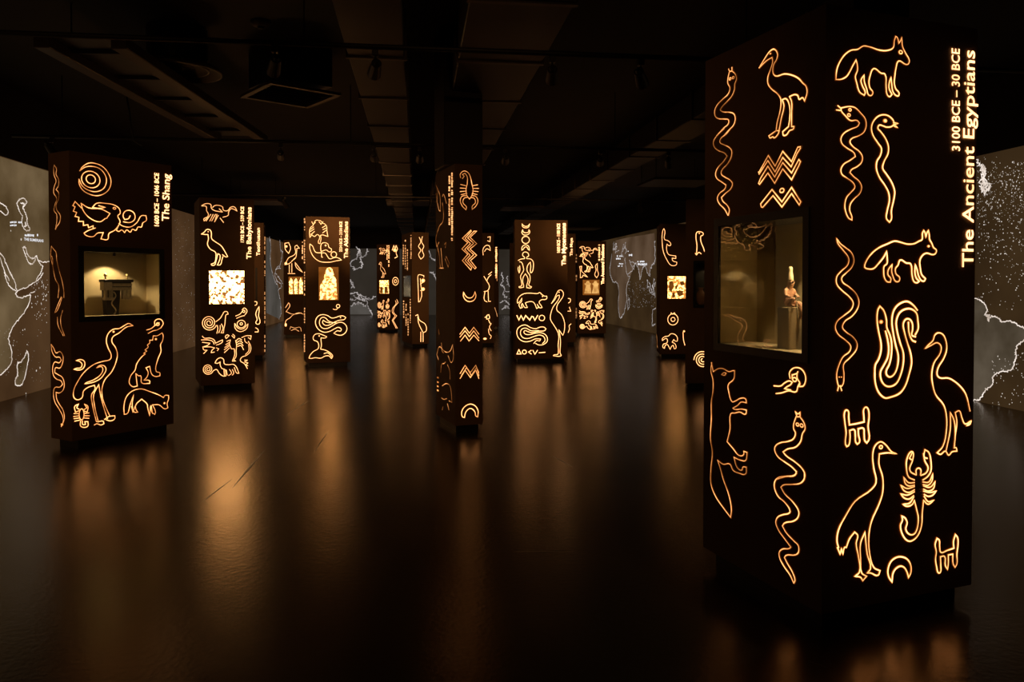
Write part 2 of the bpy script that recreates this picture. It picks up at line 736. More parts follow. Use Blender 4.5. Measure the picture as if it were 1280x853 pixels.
def vitrine(P, f, r, depth, lamp_w, lamp_at=(0.6, 0.5), lining=M_CASE, bar=0.03, side=0.03, spot=70):
    """glazed niche: lining box, black frame, glass pane and its own small lamp"""
    u0, z0, u1, z1 = r
    P.hole(f, (u0 - bar, z0 - bar, u1 + bar, z1 + bar))
    a, b = max(0.02, u0 - side), min(f.w - 0.02, u1 + side)
    def wall(name, pts, mat):
        return mesh_obj(name, [f.loc(*p) for p in pts], [(0, 1, 2, 3)], mat, f.root)
    d = -depth
    wall('case_back', [(a, z0, d), (b, z0, d), (b, z1, d), (a, z1, d)], lining)
    wall('case_floor', [(a, z0, 0), (b, z0, 0), (b, z0, d), (a, z0, d)], lining)
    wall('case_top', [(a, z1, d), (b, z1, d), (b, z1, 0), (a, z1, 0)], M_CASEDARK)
    wall('case_side', [(a, z0, 0), (a, z0, d), (a, z1, d), (a, z1, 0)], lining)
    wall('case_side', [(b, z0, d), (b, z0, 0), (b, z1, 0), (b, z1, d)], lining)
    frame_on_face(f, 'case_frame', r, bar + 0.004, -0.012, 0.006, M_FRAME)
    box_on_face(f, 'glass_pane', u0 - 0.005, z0 - 0.005, u1 + 0.005, z1 + 0.005, -0.006, -0.003, M_GLASS)
    # little spot in the case ceiling
    uu = u0 + (u1 - u0) * lamp_at[0]
    pos = f.world(uu, z1 - 0.035, -depth * lamp_at[1])
    bm = bmesh.new()
    add_tube(bm, pos - f.base + Vector((0, 0, 0.004)), pos - f.base + Vector((0, 0, 0.035)), 0.014, n=12)
    bm_obj('case_lamp', bm, M_DARKMET, f.root)
    ld = bpy.data.lights.new('case_lamp_light', 'SPOT')
    ld.energy = lamp_w
    ld.color = (1.0, 0.74, 0.42)
    ld.spot_size = math.radians(spot * 2)
    ld.spot_blend = 0.35
    ld.shadow_soft_size = 0.012
    lo = bpy.data.objects.new('case_lamp_light', ld)
    COL.objects.link(lo)
    lo.parent = f.root
    lo.location = pos - f.base
    return uu


def backlit(P, f, r, mat, frame=True, name='backlit_panel'):
    """a light box let into the face: recessed glowing panel with shallow reveals"""
    u0, z0, u1, z1 = r
    P.hole(f, r)
    box_on_face(f, name, u0 - 0.001, z0 - 0.001, u1 + 0.001, z1 + 0.001, -0.06, -0.012, mat)


# light-box pictures ------------------------------------------------
def panel_mat(kind, strength):
    m = bpy.data.materials.new('light_box_' + kind)
    nt, out = nodes_of(m)
    L = nt.links.new
    tc = nt.nodes.new('ShaderNodeTexCoord')
    rp = nt.nodes.new('ShaderNodeValToRGB')
    e = rp.color_ramp.elements
    e[0].color = (0.22, 0.07, 0.012, 1)
    e[1].color = (1.0, 0.50, 0.17, 1)
    if kind == 'tablet':
        vo = nt.nodes.new('ShaderNodeTexVoronoi')
        vo.distance = 'CHEBYCHEV'
        vo.inputs['Scale'].default_value = 30
        L(tc.outputs['Object'], vo.inputs['Vector'])
        L(vo.outputs['Color'], rp.inputs[0])
        e[0].position, e[1].position = 0.36, 0.46
        e[0].color = (0.05, 0.018, 0.004, 1)
    else:
        nz = nt.nodes.new('ShaderNodeTexNoise')
        nz.inputs['Scale'].default_value = {'figures': 14, 'relief': 18, 'urn': 8}.get(kind, 9)
        nz.inputs['Detail'].default_value = 3
        L(tc.outputs['Object'], nz.inputs['Vector'])
        L(nz.outputs[0], rp.inputs[0])
        e[0].position, e[1].position = 0.44, 0.56
        e[0].color = (0.12, 0.04, 0.006, 1)
        e[1].color = (0.80, 0.36, 0.10, 1)
    em = nt.nodes.new('ShaderNodeEmission')
    em.inputs[1].default_value = strength
    L(rp.outputs[0], em.inputs[0])
    L(em.outputs[0], out.inputs[0])
    return m


M_TABLET = panel_mat('tablet', S_PANEL)
M_FIGURES = panel_mat('figures', S_PANEL * 0.75)
M_RELIEF = panel_mat('relief', S_PANEL * 0.8)
M_AMBER = emit_noise('amber_light_box', (0.30, 0.085, 0.010), (0.42, 0.13, 0.018), 0.7, 6)
M_DARKSHAPE = emit_noise('dark_amber_shape', (0.10, 0.03, 0.004), (0.22, 0.07, 0.01), 0.9, 9)
M_AMBERBROWN = emit_noise('amber_shape', (0.5, 0.22, 0.05), (0.9, 0.5, 0.15), 1.1, 9)

# ================================================================== structure
def room(lat, dep, z=0.0):
    """room-aligned coordinates are the world axes: x across, y along the hall"""
    return Vector((lat, dep, z))


XL, XR = -5.39, 7.28
YB, YF = 37.6, -3.0
ZC = 4.2
SCREEN_H = 3.21


def slab(name, x0, x1, y0, y1, z0, z1, mat):
    bm = bmesh.new()
    add_box(bm, ((x0 + x1) / 2, (y0 + y1) / 2, (z0 + z1) / 2), (x1 - x0, y1 - y0, z1 - z0))
    o = bm_obj(name, bm, mat)
    o['kind'] = 'structure'
    return o


FLOOR = slab('floor', XL - 0.3, XR + 0.3, YF - 0.3, YB + 0.3, -0.2, 0.0, M_FLOOR)
# shallow scratches and sheet joints in the floor covering
M_SCRATCH = principled('floor_scratch', (0.05, 0.036, 0.022), 0.35, 0, 0.3, 20)
for (xa, ya, xb, yb, w) in ((289, 612, 331, 563, .012), (252, 628, 292, 598, .006), (392, 566, 410, 540, .006), (356, 520, 388, 500, .005), (640, 690, 720, 690, .006), (690, 570, 716, 584, .005), (1010, 826, 1036, 836, .004)):
    p, q = at_height(xa, ya, 0.0), at_height(xb, yb, 0.0)
    d_ = (q - p).normalized()
    n_ = Vector((-d_.y, d_.x, 0)) * w
    top = Vector((0, 0, 0.002))
    V = [p, (p + q) / 2 + n_, q, (p + q) / 2 - n_, (p + q) / 2 + top]
    me_ = mesh_obj('scratch', V, [(0, 3, 4), (3, 2, 4), (2, 1, 4), (1, 0, 4)], M_SCRATCH, FLOOR)
slab('ceiling', XL - 0.3, XR + 0.3, YF - 0.3, YB + 0.3, ZC, ZC + 0.2, M_CEIL)
slab('wall_left', XL - 0.3, XL - 0.05, YF, YB, 0, ZC, M_WALL)
slab('wall_right', XR + 0.05, XR + 0.3, YF, YB, 0, ZC, M_WALL)
slab('wall_back', XL - 0.3, XR + 0.3, YB + 0.05, YB + 0.3, 0, ZC, M_WALL)
slab('wall_behind', XL - 0.3, XR + 0.3, YF - 0.3, YF, 0, ZC, M_WALL)

# flat picture shapes in the light boxes
def shape_on_face(face, name, zoom, text, mat, o0, o1):
    x0, y0, s = zoom
    pts = [face.px(x0 + float(a.split(',')[0]) / s, y0 + float(a.split(',')[1]) / s) for a in text.split()]
    n = len(pts)
    V = [face.loc(u, z, o1) for u, z in pts] + [face.loc(u, z, o0) for u, z in pts]
    F = [tuple(range(n))[::-1]] + [(i, (i + 1) % n, n + (i + 1) % n, n + i) for i in range(n)]
    o = mesh_obj(name, V, F, mat, face.root)
    bm = bmesh.new(); bm.from_mesh(o.data)
    bmesh.ops.recalc_face_normals(bm, faces=bm.faces)
    bmesh.ops.triangulate(bm, faces=[q for q in bm.faces if len(q.verts) > 4])
    bm.to_mesh(o.data); bm.free()
    return o
# ================================================================== the pillars
# ---- nearest pillar, Ancient Egyptians
P = Pillar((880.5, 4.25), (1030, 3.376), (1218.5, 3.714), 'nearest and largest pillar on the right, titled The Ancient Egyptians, with a lit figurine case')
f = P.R
glyph(f, 'jackal_symbol', [((1035, 35, 8.53), '78,552 82,480 95,420 130,345 180,280 240,240 310,230 370,195 440,205 540,238 625,242 690,210 700,140 715,92 732,105 748,165 765,140 780,105 788,200 820,270 860,350 850,385 825,392 745,355 718,430 705,520 700,590 715,650 750,695 745,725 715,720 685,680 672,600 665,530 645,590 645,650 675,710 650,735 625,715 612,630 600,495 560,485 480,435 440,520 430,580 440,640 472,690 455,722 425,715 405,650 380,570 378,505 345,560 360,620 390,690 380,720 330,685 300,590 285,520 308,450 305,390 292,345 260,400 230,460 190,520 130,550*;c:768,260,17')], 0.0058, 1.05, 0.3)
glyph(f, 'snake_symbol', [((1035, 125, 5.33), '80,55 140,45 175,52 215,90 245,130 250,175 235,215 200,240 150,262 142,280 160,310 205,345 225,380 220,415 190,445 150,468 142,485 165,510 205,545 220,580 210,620 170,660 145,695 140,735 155,780 155,800 135,790 115,750 108,700 120,650 150,615 175,580 165,555 120,520 88,495 82,465 100,430 140,405 178,378 170,355 120,320 88,290 82,260 100,225 150,195 195,175 205,155 190,138 145,138 110,105 85,75*;85,72 52,68;85,60 62,40;c:142,67,8;c:135,102,9')], 0.0056, 1.0, 0.5)
glyph(f, 'swimming_snake_symbol', [((1035, 125, 5.33), '435,150 410,115 375,100 330,110 295,150 285,190 295,235 330,290 352,325 345,370 322,410 318,455 335,510 375,570 400,620 405,670 390,740 385,790 405,815 418,795 418,740 435,660 440,610 420,550 385,495 360,455 370,410 395,360 398,310 380,260 345,210 328,190 335,170 365,175 385,182 430,170*;432,152 462,158 435,165 458,185 432,172;d:377,140,14')], 0.0064, 1.2)
glyph(f, 'snake_symbol', [((1035, 290, 4.16), '42,35 48,60 75,95 105,140 100,170 65,205 42,235 42,270 70,305 110,340 128,370 120,400 80,435 45,465 35,495 48,530 90,565 115,595 110,620 75,650 55,690 42,740 48,790 52,800 70,800 80,745 78,690 110,655 145,610 148,580 125,545 90,520 72,495 85,465 120,440 150,400 158,365 145,325 105,285 72,260 68,240 90,215 120,185 132,150 120,110 85,80 60,60*;52,800 47,825;60,800 68,825;d:55,755,4;d:66,755,4')], 0.0054, 0.95, 0.7)
glyph(f, 'jackal_symbol', [((1070, 280, 9.48), '95,510 110,450 180,350 270,280 360,240 450,205 520,218 600,240 680,235 740,205 775,185 780,110 795,80 808,100 820,155 835,100 850,80 860,130 865,185 890,230 910,280 945,315 935,350 905,365 830,348 790,365 750,430 755,530 770,600 815,650 800,678 765,670 735,620 715,540 695,485 690,580 705,640 740,680 715,698 680,685 655,600 640,475 590,465 515,430 490,490 460,530 465,590 510,640 500,680 460,680 430,620 415,560 420,485 375,545 370,600 405,650 400,690 360,685 330,640 320,560 325,505 360,470 362,400 355,330 320,395 260,470 200,530 140,535 100,520*;d:853,265,16')], 0.0066, 1.2)
glyph(f, 'coiled_serpent_symbol', [((1080, 370, 6.31), '415,112 385,75 340,45 300,50 250,85 225,130 215,200 225,290 245,390 265,470 260,550 235,615 200,640 175,625 170,595 195,540 210,470 212,370 200,310 175,250 172,190 150,115 120,82 105,110 98,190 110,280 130,380 128,440 110,500 85,545 80,620 85,690 110,760 160,805 200,800 280,765 320,710 350,620 370,530 362,450 340,380 315,290 305,220 325,185 355,185 375,215 378,265 372,310 400,322;165,280 180,340 190,420 180,490 150,550 125,600 130,660 160,705 200,715 250,690 285,620 305,530 305,450 280,370 255,270 250,200 275,135 320,105 370,105 410,140 420,200 422,260 400,305;345,210 350,290 375,350 400,362;d:130,205,17')], 0.0078, 1.3)
glyph(f, 'ibis_symbol', [((1145, 405, 4.875), '325,530 300,430 270,385 215,340 190,330 140,328 125,310 130,270 165,210 182,160 180,110 160,65 130,55 110,70 100,100 70,130 52,150 90,130 125,115 148,135 145,175 105,240 92,310 98,370 115,430 165,495 180,550 182,640 160,745 125,785 145,795 175,775 195,800 215,780 245,775 240,755 228,755 235,680 245,600 235,540 260,530 275,570 295,610 330,590 305,620 325,610 332,592;180,770 205,640 205,540 225,580 235,640 230,755')], 0.0064, 1.15)
glyph(f, 'heron_symbol', [((1035, 500, 3.63), '45,670 38,640 45,590 75,530 120,460 195,405 215,375 205,310 200,250 210,210 235,190 260,205 285,235 308,245 270,240 230,245 228,290 245,350 245,420 230,470 195,550 183,610 185,690 205,760 233,775 225,795 190,785 175,785 190,765 175,700 165,600 145,650 145,720 150,785 172,800 155,820 145,805 120,800 140,780 135,710 125,650 132,615 118,600 95,630 80,670;40,670 52,700 58,675 65,700 72,670 80,668;c:237,214,7')], 0.0066, 1.2)
glyph(f, 'bench_symbol', [((1040, 500, 12.18), '205,155 240,175 245,260 255,380 350,365 480,335 475,250 475,140 505,110 540,140 555,260 540,400 555,600 520,655 490,620 480,520 470,435 390,440 395,540 410,640 375,675 350,640 345,540 330,455 260,465 265,580 245,690 215,710 195,670 205,500 185,330 180,200*')], 0.0068, 1.2)
glyph(f, 'scorpion_symbol', [((1115, 550, 6.09), '175,265 135,240 130,215 150,160 155,95 140,90 110,140 105,215 120,280 165,305;150,95 128,140 142,150;180,265 180,225 200,215 215,230 212,265;215,270 255,250 270,215 245,160 235,105;245,75 275,95 292,170 290,240 265,280 230,305;245,75 240,130 262,140;165,325 120,325 85,285 95,330 120,350 165,345;165,355 110,370 62,345 85,385 125,400 165,380;165,395 110,420 62,410 85,440 125,450 160,425;160,435 130,480 80,490 105,505 150,490 165,460;230,320 275,320 305,260 300,310 270,345 232,340;235,350 285,360 322,320 310,370 270,390 235,375;235,390 285,400 330,390 305,420 270,430 240,415;240,430 270,470 312,460 270,490 235,460;165,460 185,540 195,590 185,680 165,715 130,720 100,680 110,630 95,595 70,580 75,610 60,650 75,720 110,765 140,770 190,730 220,650 225,560 235,460')], 0.0068, 1.2)
glyph(f, 'crescent_symbol', [((1095, 660, 10.67), '205,720 160,650 150,560 190,450 260,395 330,385 410,420 455,500 455,600 425,660 405,590 370,530 320,510 260,540 220,600*')], 0.0072, 1.25)
glyph(f, 'bench_symbol', [((1095, 660, 10.67), '805,140 835,165 840,250 855,325 940,300 1030,270 1025,180 1050,90 1080,130 1085,220 1070,350 1070,480 1045,525 1020,480 1015,350 955,360 955,480 945,555 915,500 905,380 850,385 855,500 850,590 825,600 800,520 785,420 795,320 780,220*')], 0.0066, 1.1)
lettering(f, 'title_word', 'The Ancient Egyptians', (1215.5, 334), (1217.6, 64), 14.5, 0.008)
lettering(f, 'date_word', '3100 BCE \u2013 30 BCE', (1199, 189), (1198.5, 61.5), 10.3, 0.008)

f = P.L
glyph(f, 'snake_symbol', [((885, 60, 7.755), '215,225 200,290 197,340 218,390 205,440 150,495 90,560 70,610 75,660 105,685 170,690 205,700 205,730 160,775 88,852;240,225 270,255 282,300 265,350 262,400 240,460 190,520 135,580 125,605 150,620 220,625 260,645 270,690 255,745 210,795 158,852;205,205 215,225 238,225 238,190;c:220,300,10;c:250,288,10'),
    ((885, 160, 7.417), '155,5 90,70 55,130 60,170 100,210 160,235 182,262 150,310 90,380 75,430 85,465 130,500 172,530 165,560 110,610 92,650 105,695 160,755 190,810;215,5 170,60 120,105 115,130 150,155 200,180 225,215 220,270 185,335 130,400 128,425 160,455 210,485 232,520 215,565 170,605 130,645 140,675 185,720 203,760 195,808')], 0.0062, 0.72, 0.9)
glyph(f, 'ibis_symbol', [((940, 50, 3.877), '38,135 65,90 90,55 110,45 127,70 122,95 108,120 105,160 118,175 160,165 200,172 230,188 250,210 265,225 270,255 258,295 248,280 232,288 225,270 210,265 185,275;38,135 75,100 100,85 103,105 90,150 80,180 80,210 95,235 130,265 143,290 140,340 125,400 120,440;120,440 85,465 90,475 105,470 110,475 130,455 135,440 125,440;135,435 145,380 158,320 150,290 168,285 185,320 185,390 180,420;185,275 195,300 195,360 195,420;180,420 152,445 155,462 170,460 185,440 205,430 207,420 195,420;d:92,67,5')], 0.0066, 0.95, 0.5)
glyph(f, 'water_ripple_symbol', [((940, 50, 3.877), '!38,640 82,560 115,612 152,540 195,590 225,520 238,518;!38,650 80,585 115,640 152,570 193,615 222,550 238,525;!35,695 45,670 80,612 113,665 152,595 195,645 230,580 238,590;!40,700 80,645 113,695 152,625 195,678 230,610 238,590;!35,640 38,650;!35,695 40,700')], 0.0066, 0.95, 0.5)
glyph(f, 'mountain_symbol', [((940, 50, 3.877), '!48,810 45,795 100,725 148,785 195,715 240,785 232,800 195,745 148,810 105,755 55,812*;c:148,730,10')], 0.0066, 0.95, 0.4)
glyph(f, 'fox_symbol', [((880, 450, 4.06), '42,15 38,60 48,100 48,160 40,210 40,300 35,400 45,470 38,550 38,630 60,690 100,750 138,800 142,760 130,690 100,605 85,550 72,510 100,530 135,530 150,560 180,575 215,578 218,545 200,545 195,560 170,545 155,495 190,510 215,510 222,470 205,465 205,480 180,485 150,450 120,415 135,350 138,275 160,270 185,265 215,275 218,255 195,250 155,250 150,245 175,230 190,215 218,218 215,200 190,195 160,210 145,212 128,160 125,130 155,95 158,55 150,55 130,60 100,45 75,45 50,60 40,15;92,75 105,65 115,68 108,78 92,75')], 0.0062, 0.8, 0.8)
glyph(f, 'hand_and_eye_symbol', [((955, 450, 5.687), '190,130 185,95 205,65 240,55 275,70 298,110 300,150 285,185 260,190;75,185 125,185 150,165 185,150 205,160 195,175 170,190;90,240 130,235 180,220 235,225 245,190 255,170;c:222,140,14;205,110 215,105 240,95 245,85;240,95 240,130 260,170 250,190;170,190 150,205 195,215;205,105 205,135')], 0.0062, 0.9, 0.6)
glyph(f, 'snake_symbol', [((955, 450, 5.687), '235,400 215,460 215,490 228,520 215,560 175,580 120,590 85,615 80,640 100,685 150,725 200,760 235,795 225,820 160,830 90,850;260,405 290,450 297,490 278,525 265,580 230,620 170,635 140,655 160,680 230,730 280,780 295,815 290,850;240,405 228,370 245,385 260,375 262,405 240,405;c:243,460,10;c:272,467,11'),
    ((955, 590, 5.687), '235,10 220,25 160,32 100,45 78,80 80,120 105,175 150,215 190,280 185,292 140,305 100,325 88,360 105,410 150,475 195,535 185,545 135,550 112,575 115,610 145,670 190,735 215,790;292,5 290,50 265,80 200,90 140,95 125,110 150,155 210,215 252,285 245,325 215,350 150,365 135,385 160,430 220,495 248,525 250,570 230,590 160,595 150,610 170,650 205,710 225,770 218,790')], 0.0062, 0.9, 0.5)
rP = P.rect(f, 898.5, 280, 1004, 437)
rP = (rP[0], f.px(950, 435.8)[1], rP[2], f.px(950, 277)[1])
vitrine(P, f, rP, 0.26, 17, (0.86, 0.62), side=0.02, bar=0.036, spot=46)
P.build()

# seated figurine on its block inside the case
INS = 0.125
us, zs = f.px(986, 384, INS)
k0 = f.A + f.u * us - f.n * INS
def fig_pt(s, d, z):
    return f.u * s + f.n * d + Vector((0, 0, z))
blk = bmesh.new()
rz = math.atan2(f.u.y, f.u.x)
add_box(blk, tuple(f.u * 0.012 + Vector((0, 0, (zs - rP[1]) / 2))), (0.085, 0.09, zs - rP[1] - 0.002), rz, 0.003)
bo = bm_obj('display_block', blk, M_BLOCK)
bo.location = (k0.x, k0.y, rP[1] + 0.001)
tag(bo, 'plain olive brown block under the seated figurine in the nearest case', 'display block')
blk = bmesh.new()
h2 = (zs - rP[1]) * 0.66
q = k0 + f.u * 0.125 - f.n * 0.05
add_box(blk, (0, 0, h2 / 2), (0.08, 0.09, h2), rz, 0.003)
bo = bm_obj('display_block', blk, M_CASEDARK)
bo.location = (q.x, q.y, rP[1] + 0.001)
tag(bo, 'low dark block beside the figurine block at the case edge', 'display block')
fr = empty('seated_figurine', (k0.x, k0.y, zs), 'small terracotta seated figurine with a tall pale crown in the nearest case', 'figurine')
me = bpy.data.meshes.new('figure_body')
J = [(0, 0, .024, .022), (0.0, 0, .050, .020), (0.003, 0, .078, .024), (0.006, 0, .098, .011), (0.013, 0, .114, .019),
     (.004, .024, .082, .011), (.014, .03, .058, .009), (.045, .022, .048, .007),
     (.004, -.024, .082, .011), (.014, -.03, .058, .009), (.045, -.022, .048, .007),
     (.006, .018, .020, .017), (.062, .020, .044, .012), (.040, .020, .012, .009), (.066, .020, .007, .007),
     (.006, -.018, .016, .017), (.064, -.014, .020, .012), (.078, -.014, -.020, .008), (.072, -.014, -.060, .006), (.014, 0, .134, .016), (.029, 0, .118, .008)]
E = [(0, 1), (1, 2), (2, 3), (3, 4), (2, 5), (5, 6), (6, 7), (2, 8), (8, 9), (9, 10), (0, 11), (11, 12), (12, 13), (13, 14), (0, 15), (15, 16), (16, 17), (17, 18), (4, 19), (4, 20)]
me.from_pydata([tuple(fig_pt(a, b, c)) for a, b, c, _ in J], E, [])
me.materials.append(M_STONE)
bo = bpy.data.objects.new('figure_body', me)
COL.objects.link(bo)
bo.parent = fr
sk = bo.modifiers.new('skin', 'SKIN')
for i, (_, _, _, r) in enumerate(J):
    me.skin_vertices[0].data[i].radius = (r, r)
me.skin_vertices[0].data[0].use_root = True
bo.modifiers.new('sub', 'SUBSURF').levels = 2
bo.modifiers['sub'].render_levels = 2
cb = bmesh.new()
lathe(cb, [(.0150, .126), (.0140, .140), (.0110, .166), (.0085, .180), (.0105, .188), (.009, .195), (.003, .199)], tuple(fig_pt(.011, 0, 0)), 16)
bm_obj('crown', cb, M_CROWN, fr, True)
cb = bmesh.new()
add_tube(cb, fig_pt(.075, .02, .060), fig_pt(.090, .02, -.050), .0035, n=8)
bm_obj('staff', cb, M_BRONZE, fr)

# ---- Shang pillar, front left
A = Pillar((62, 7.26), (88, 7.09), (215.5, 8.0), 'wide pillar at the left titled The Shang, with a bronze in its lit case')
f = A.R
S1, S2, S3 = (50, 180, 6.56), (50, 170, 3.556), (85, 390, 5.5)
HW = 0.0078
glyph(f, 'moon_rings_symbol', [(S1, '325,220 345,190 400,157 450,160 510,185 555,235 580,300 570,360 530,405 470,425 410,415 350,380 320,330 318,290;325,220 370,190 430,185 490,205 535,260 543,310 520,365 460,392 400,382 345,345 318,290;c:415,292,75,68;c:415,290,38,36')], HW, 0.95, 0.4)
glyph(f, 'flying_bird_symbol', [(S2, '232,318 250,300 290,300 330,308 352,325 355,345 345,355 355,380 350,395 330,420 305,435 300,460 270,458 280,430 255,432 235,448 200,440 195,432 215,420 245,410 235,412 235,400 215,408 212,395 192,398 192,380 170,380 172,362 155,358 162,340 147,335 155,315 145,310 155,292 185,322;182,300 190,330 220,365 265,382 290,367;182,300 215,320 270,325 310,345 295,367;232,318 260,322 290,318 260,310;c:330,322,6,4;350,390 365,400 400,405 430,385 450,355 470,355 472,375 455,388 450,405 435,405 425,420 410,415 400,428 385,418 375,430 362,418 350,425 338,420 350,395;370,382 400,385 420,370 418,345 400,332 378,335 368,355 375,372 392,368 400,355')], HW, 1.05, 0.2)
glyph(f, 'crane_symbol', [(S3, '445,95 415,80 385,95 350,115 310,120 275,150 262,200 275,250 295,295 290,325 240,340 180,360 110,415 65,480 38,540 40,590 65,605 95,590 105,545 135,520 180,505 185,530 160,570 165,630 190,740 195,755 240,752 245,770 225,778 195,770 180,778;205,750 180,640 175,570 210,500 220,560 245,660 270,735;250,740 280,720 320,715 320,735 290,750 260,742;445,95 400,105 350,145 305,175 300,205 325,245 338,290 330,340 300,410 250,470 232,530 235,590 260,660 285,715;115,495 170,485 220,460 245,430 260,395 245,370 215,370 195,385 230,378 238,400 220,435 170,470 120,490*;d:312,137,8')], HW, 1.0, 0.4)
glyph(f, 'scorpion_symbol', [(S3, '75,680 50,690 45,650 70,635 60,660 75,670;105,680 130,690 135,650 112,635 128,660 110,672;75,700 40,700;75,715 38,720;75,730 40,735;78,745 45,752;108,700 142,695;108,715 145,715;108,730 142,732;c:92,705,17,38;85,750 85,785 110,795 135,785 135,755 115,755 118,775 100,775 98,750')], HW, 1.3)
glyph(f, 'crescent_symbol', [(S3, '40,395 65,400 95,395 113,370 110,340 85,328 55,335 80,342 95,362 85,385 60,388*')], HW, 1.1)
glyph(f, 'hand_and_eye_symbol', [(S3, '595,90 595,65 615,50 640,55 653,80 640,105;540,125 570,115 595,95 610,85 625,75;550,148 585,130 610,125 640,108;c:615,85,10')], HW, 0.95, 0.5)
glyph(f, 'howling_wolf_symbol', [(S3, '610,165 645,145 652,160 648,200 635,225 638,270 615,330 605,410 630,420 630,440 600,445 575,430 560,375 535,385 550,420 540,450 520,470 560,475 560,492 505,488 498,440 485,440 465,425 470,470 475,510 445,515 420,490 430,440 460,400 470,360 510,305 530,290 520,285 540,270 528,262 550,240 545,228 560,215 560,195 580,195 585,165*;d:603,187,9')], HW, 1.0, 0.3)
glyph(f, 'fox_symbol', [(S3, '385,705 383,650 400,585 440,545 500,530 560,548 630,575 655,590 665,575 690,575 690,600 680,630 685,660 665,668 625,640 580,640 600,690 595,705 575,690 565,650 560,715 545,650 545,640 505,600 465,640 465,670 478,690 455,690 440,640 450,570 425,640 405,700*;d:662,628,8;435,650 445,690 460,650;570,645 580,700')], HW, 1.05, 0.2)
lettering(f, 'title_word', 'The Shang', (210.6, 277), (212, 218.3), 9.0, 0.010, 1.0)
lettering(f, 'date_word', '1600 BCE \u2013 1046 BCE', (198.3, 283), (198.3, 216.8), 5.8, 0.012, 1.0)
f2 = A.L
glyph(f2, 'snake_symbol', [(S1, '120,175 115,200 120,260 135,305 120,350 115,400 140,450 125,500 118,545 140,580 140,640 130,700;120,175 138,205 135,250 155,290 155,340 135,375 155,400 155,450 135,500 140,540 170,590 165,640 140,680 130,700')], HW, 0.45, 1.0)
glyph(f2, 'lizard_symbol', [((50, 300, 6.1), '90,50 85,90 85,130 100,200 120,300 145,350 140,440;90,50 110,75 125,95 130,150 150,240 170,310 185,400 185,440;165,435 150,470 125,530 115,555 130,545 155,490 170,440;175,540 160,600 165,660 190,730;135,590 140,650 180,730;85,120 95,130 100,200')], HW, 0.5, 1.0)
glyph(f2, 'snake_symbol', [((50, 420, 6.09), '88,65 95,120 120,160 155,165 165,185 150,205 115,200 100,235 105,300 130,330 165,345 175,370 155,390 115,395 105,440 115,500 150,560 175,610 180,650 165,690;88,65 105,90 125,130 155,120 178,155 175,205 155,245 120,245 115,280 140,295 175,320 188,370 180,410 150,435 125,430 130,480 150,520 180,570 188,630 165,690;d:170,675,10')], HW, 0.75, 0.7)
rA = A.rect(f, 104.8, 316, 199.8, 394.2)
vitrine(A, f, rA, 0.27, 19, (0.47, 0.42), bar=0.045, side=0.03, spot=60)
A.build()

# bronze fitting on its stand, in the Shang case
INS = 0.16
def sp(x, y, d=0.0):
    u, z = f.px(x, y, INS - d)
    return u, z
uc, zb = f.px(145, 391, INS)
k1 = f.A + f.u * uc - f.n * INS
zfl = rA[1]
rzA = math.atan2(f.u.y, f.u.x)
sc_ = f.px(160, 370, INS)[0] - f.px(150, 370, INS)[0]     # metres for ten pixel columns
def m_(px):
    return px * sc_ / 10.0
def ua(x):
    return f.px(x, 370, INS)[0] - uc
def za(y):
    return f.px(145, y, INS)[1]
bf = empty('bronze_fitting', (k1.x, k1.y, zfl), 'dark corroded bronze fitting with hanging legs on a stand in the left case', 'artifact')
def bpart(name, x0, y0, x1, y1, th, mat, dd=0.0, tilt=0.0):
    bm = bmesh.new()
    u = (ua(x0) + ua(x1)) / 2
    z = (za(y0) + za(y1)) / 2 - zfl
    c = f.u * u + f.n * dd + Vector((0, 0, z))
    add_box(bm, c, (abs(ua(x1) - ua(x0)), th, abs(za(y1) - za(y0))), rzA, 0.003)
    return bm_obj(name, bm, mat, bf)
bpart('top_plate', 127, 349.5, 164, 353, 0.09, M_DARKMET)
bpart('carved_block', 127, 353, 137.5, 363, 0.07, M_BRONZE, 0.006)
bpart('carved_band', 139, 354.5, 163, 358.2, 0.06, M_BRONZE, 0.004)
bpart('carved_band', 139, 359.2, 163, 363, 0.06, M_BRONZE, 0.004)
bpart('back_plate', 137, 353, 163.5, 363, 0.04, M_DARKMET, -0.004)
for x0, x1, y1 in ((130, 133, 374), (135, 140, 375), (152, 155, 374), (157.5, 159, 374), (161, 163, 373)):
    bpart('leg', x0, 363, x1, y1, 0.035, M_BRONZE, 0.005)
bpart('foot', 129, 372, 140.5, 375.2, 0.045, M_BRONZE, 0.006)
bpart('foot', 157, 372, 163.5, 374.6, 0.045, M_BRONZE, 0.006)
bm = bmesh.new()
V = []
for (x0, x1, z) in ((133.5, 147.5, 0.001), (131.5, 150, za(363) - zfl)):
    for u, d in ((ua(x0), -.04), (ua(x1), -.04), (ua(x1), .03), (ua(x0), .03)):
        p = f.u * u + f.n * (d - 0.02) + Vector((0, 0, z))
        V.append(tuple(p))
mesh_obj('stand', V, [(0, 3, 2, 1), (4, 5, 6, 7), (0, 1, 5, 4), (1, 2, 6, 5), (2, 3, 7, 6), (3, 0, 4, 7)], M_DARKMET, bf)
bm = bmesh.new()
tw = []
for k in range(13):
    a = k / 12 * 3.0 * math.pi
    tw.append(f.u * (ua(141) + 0.022 * math.sin(a)) + f.n * 0.016 + Vector((0, 0, (za(393) - zfl) + k / 12 * (za(365) - za(393)))))
for a, b in zip(tw, tw[1:]):
    add_tube(bm, a, b, 0.007, n=6)
bm_obj('scroll_relief', bm, M_BRONZE, bf)
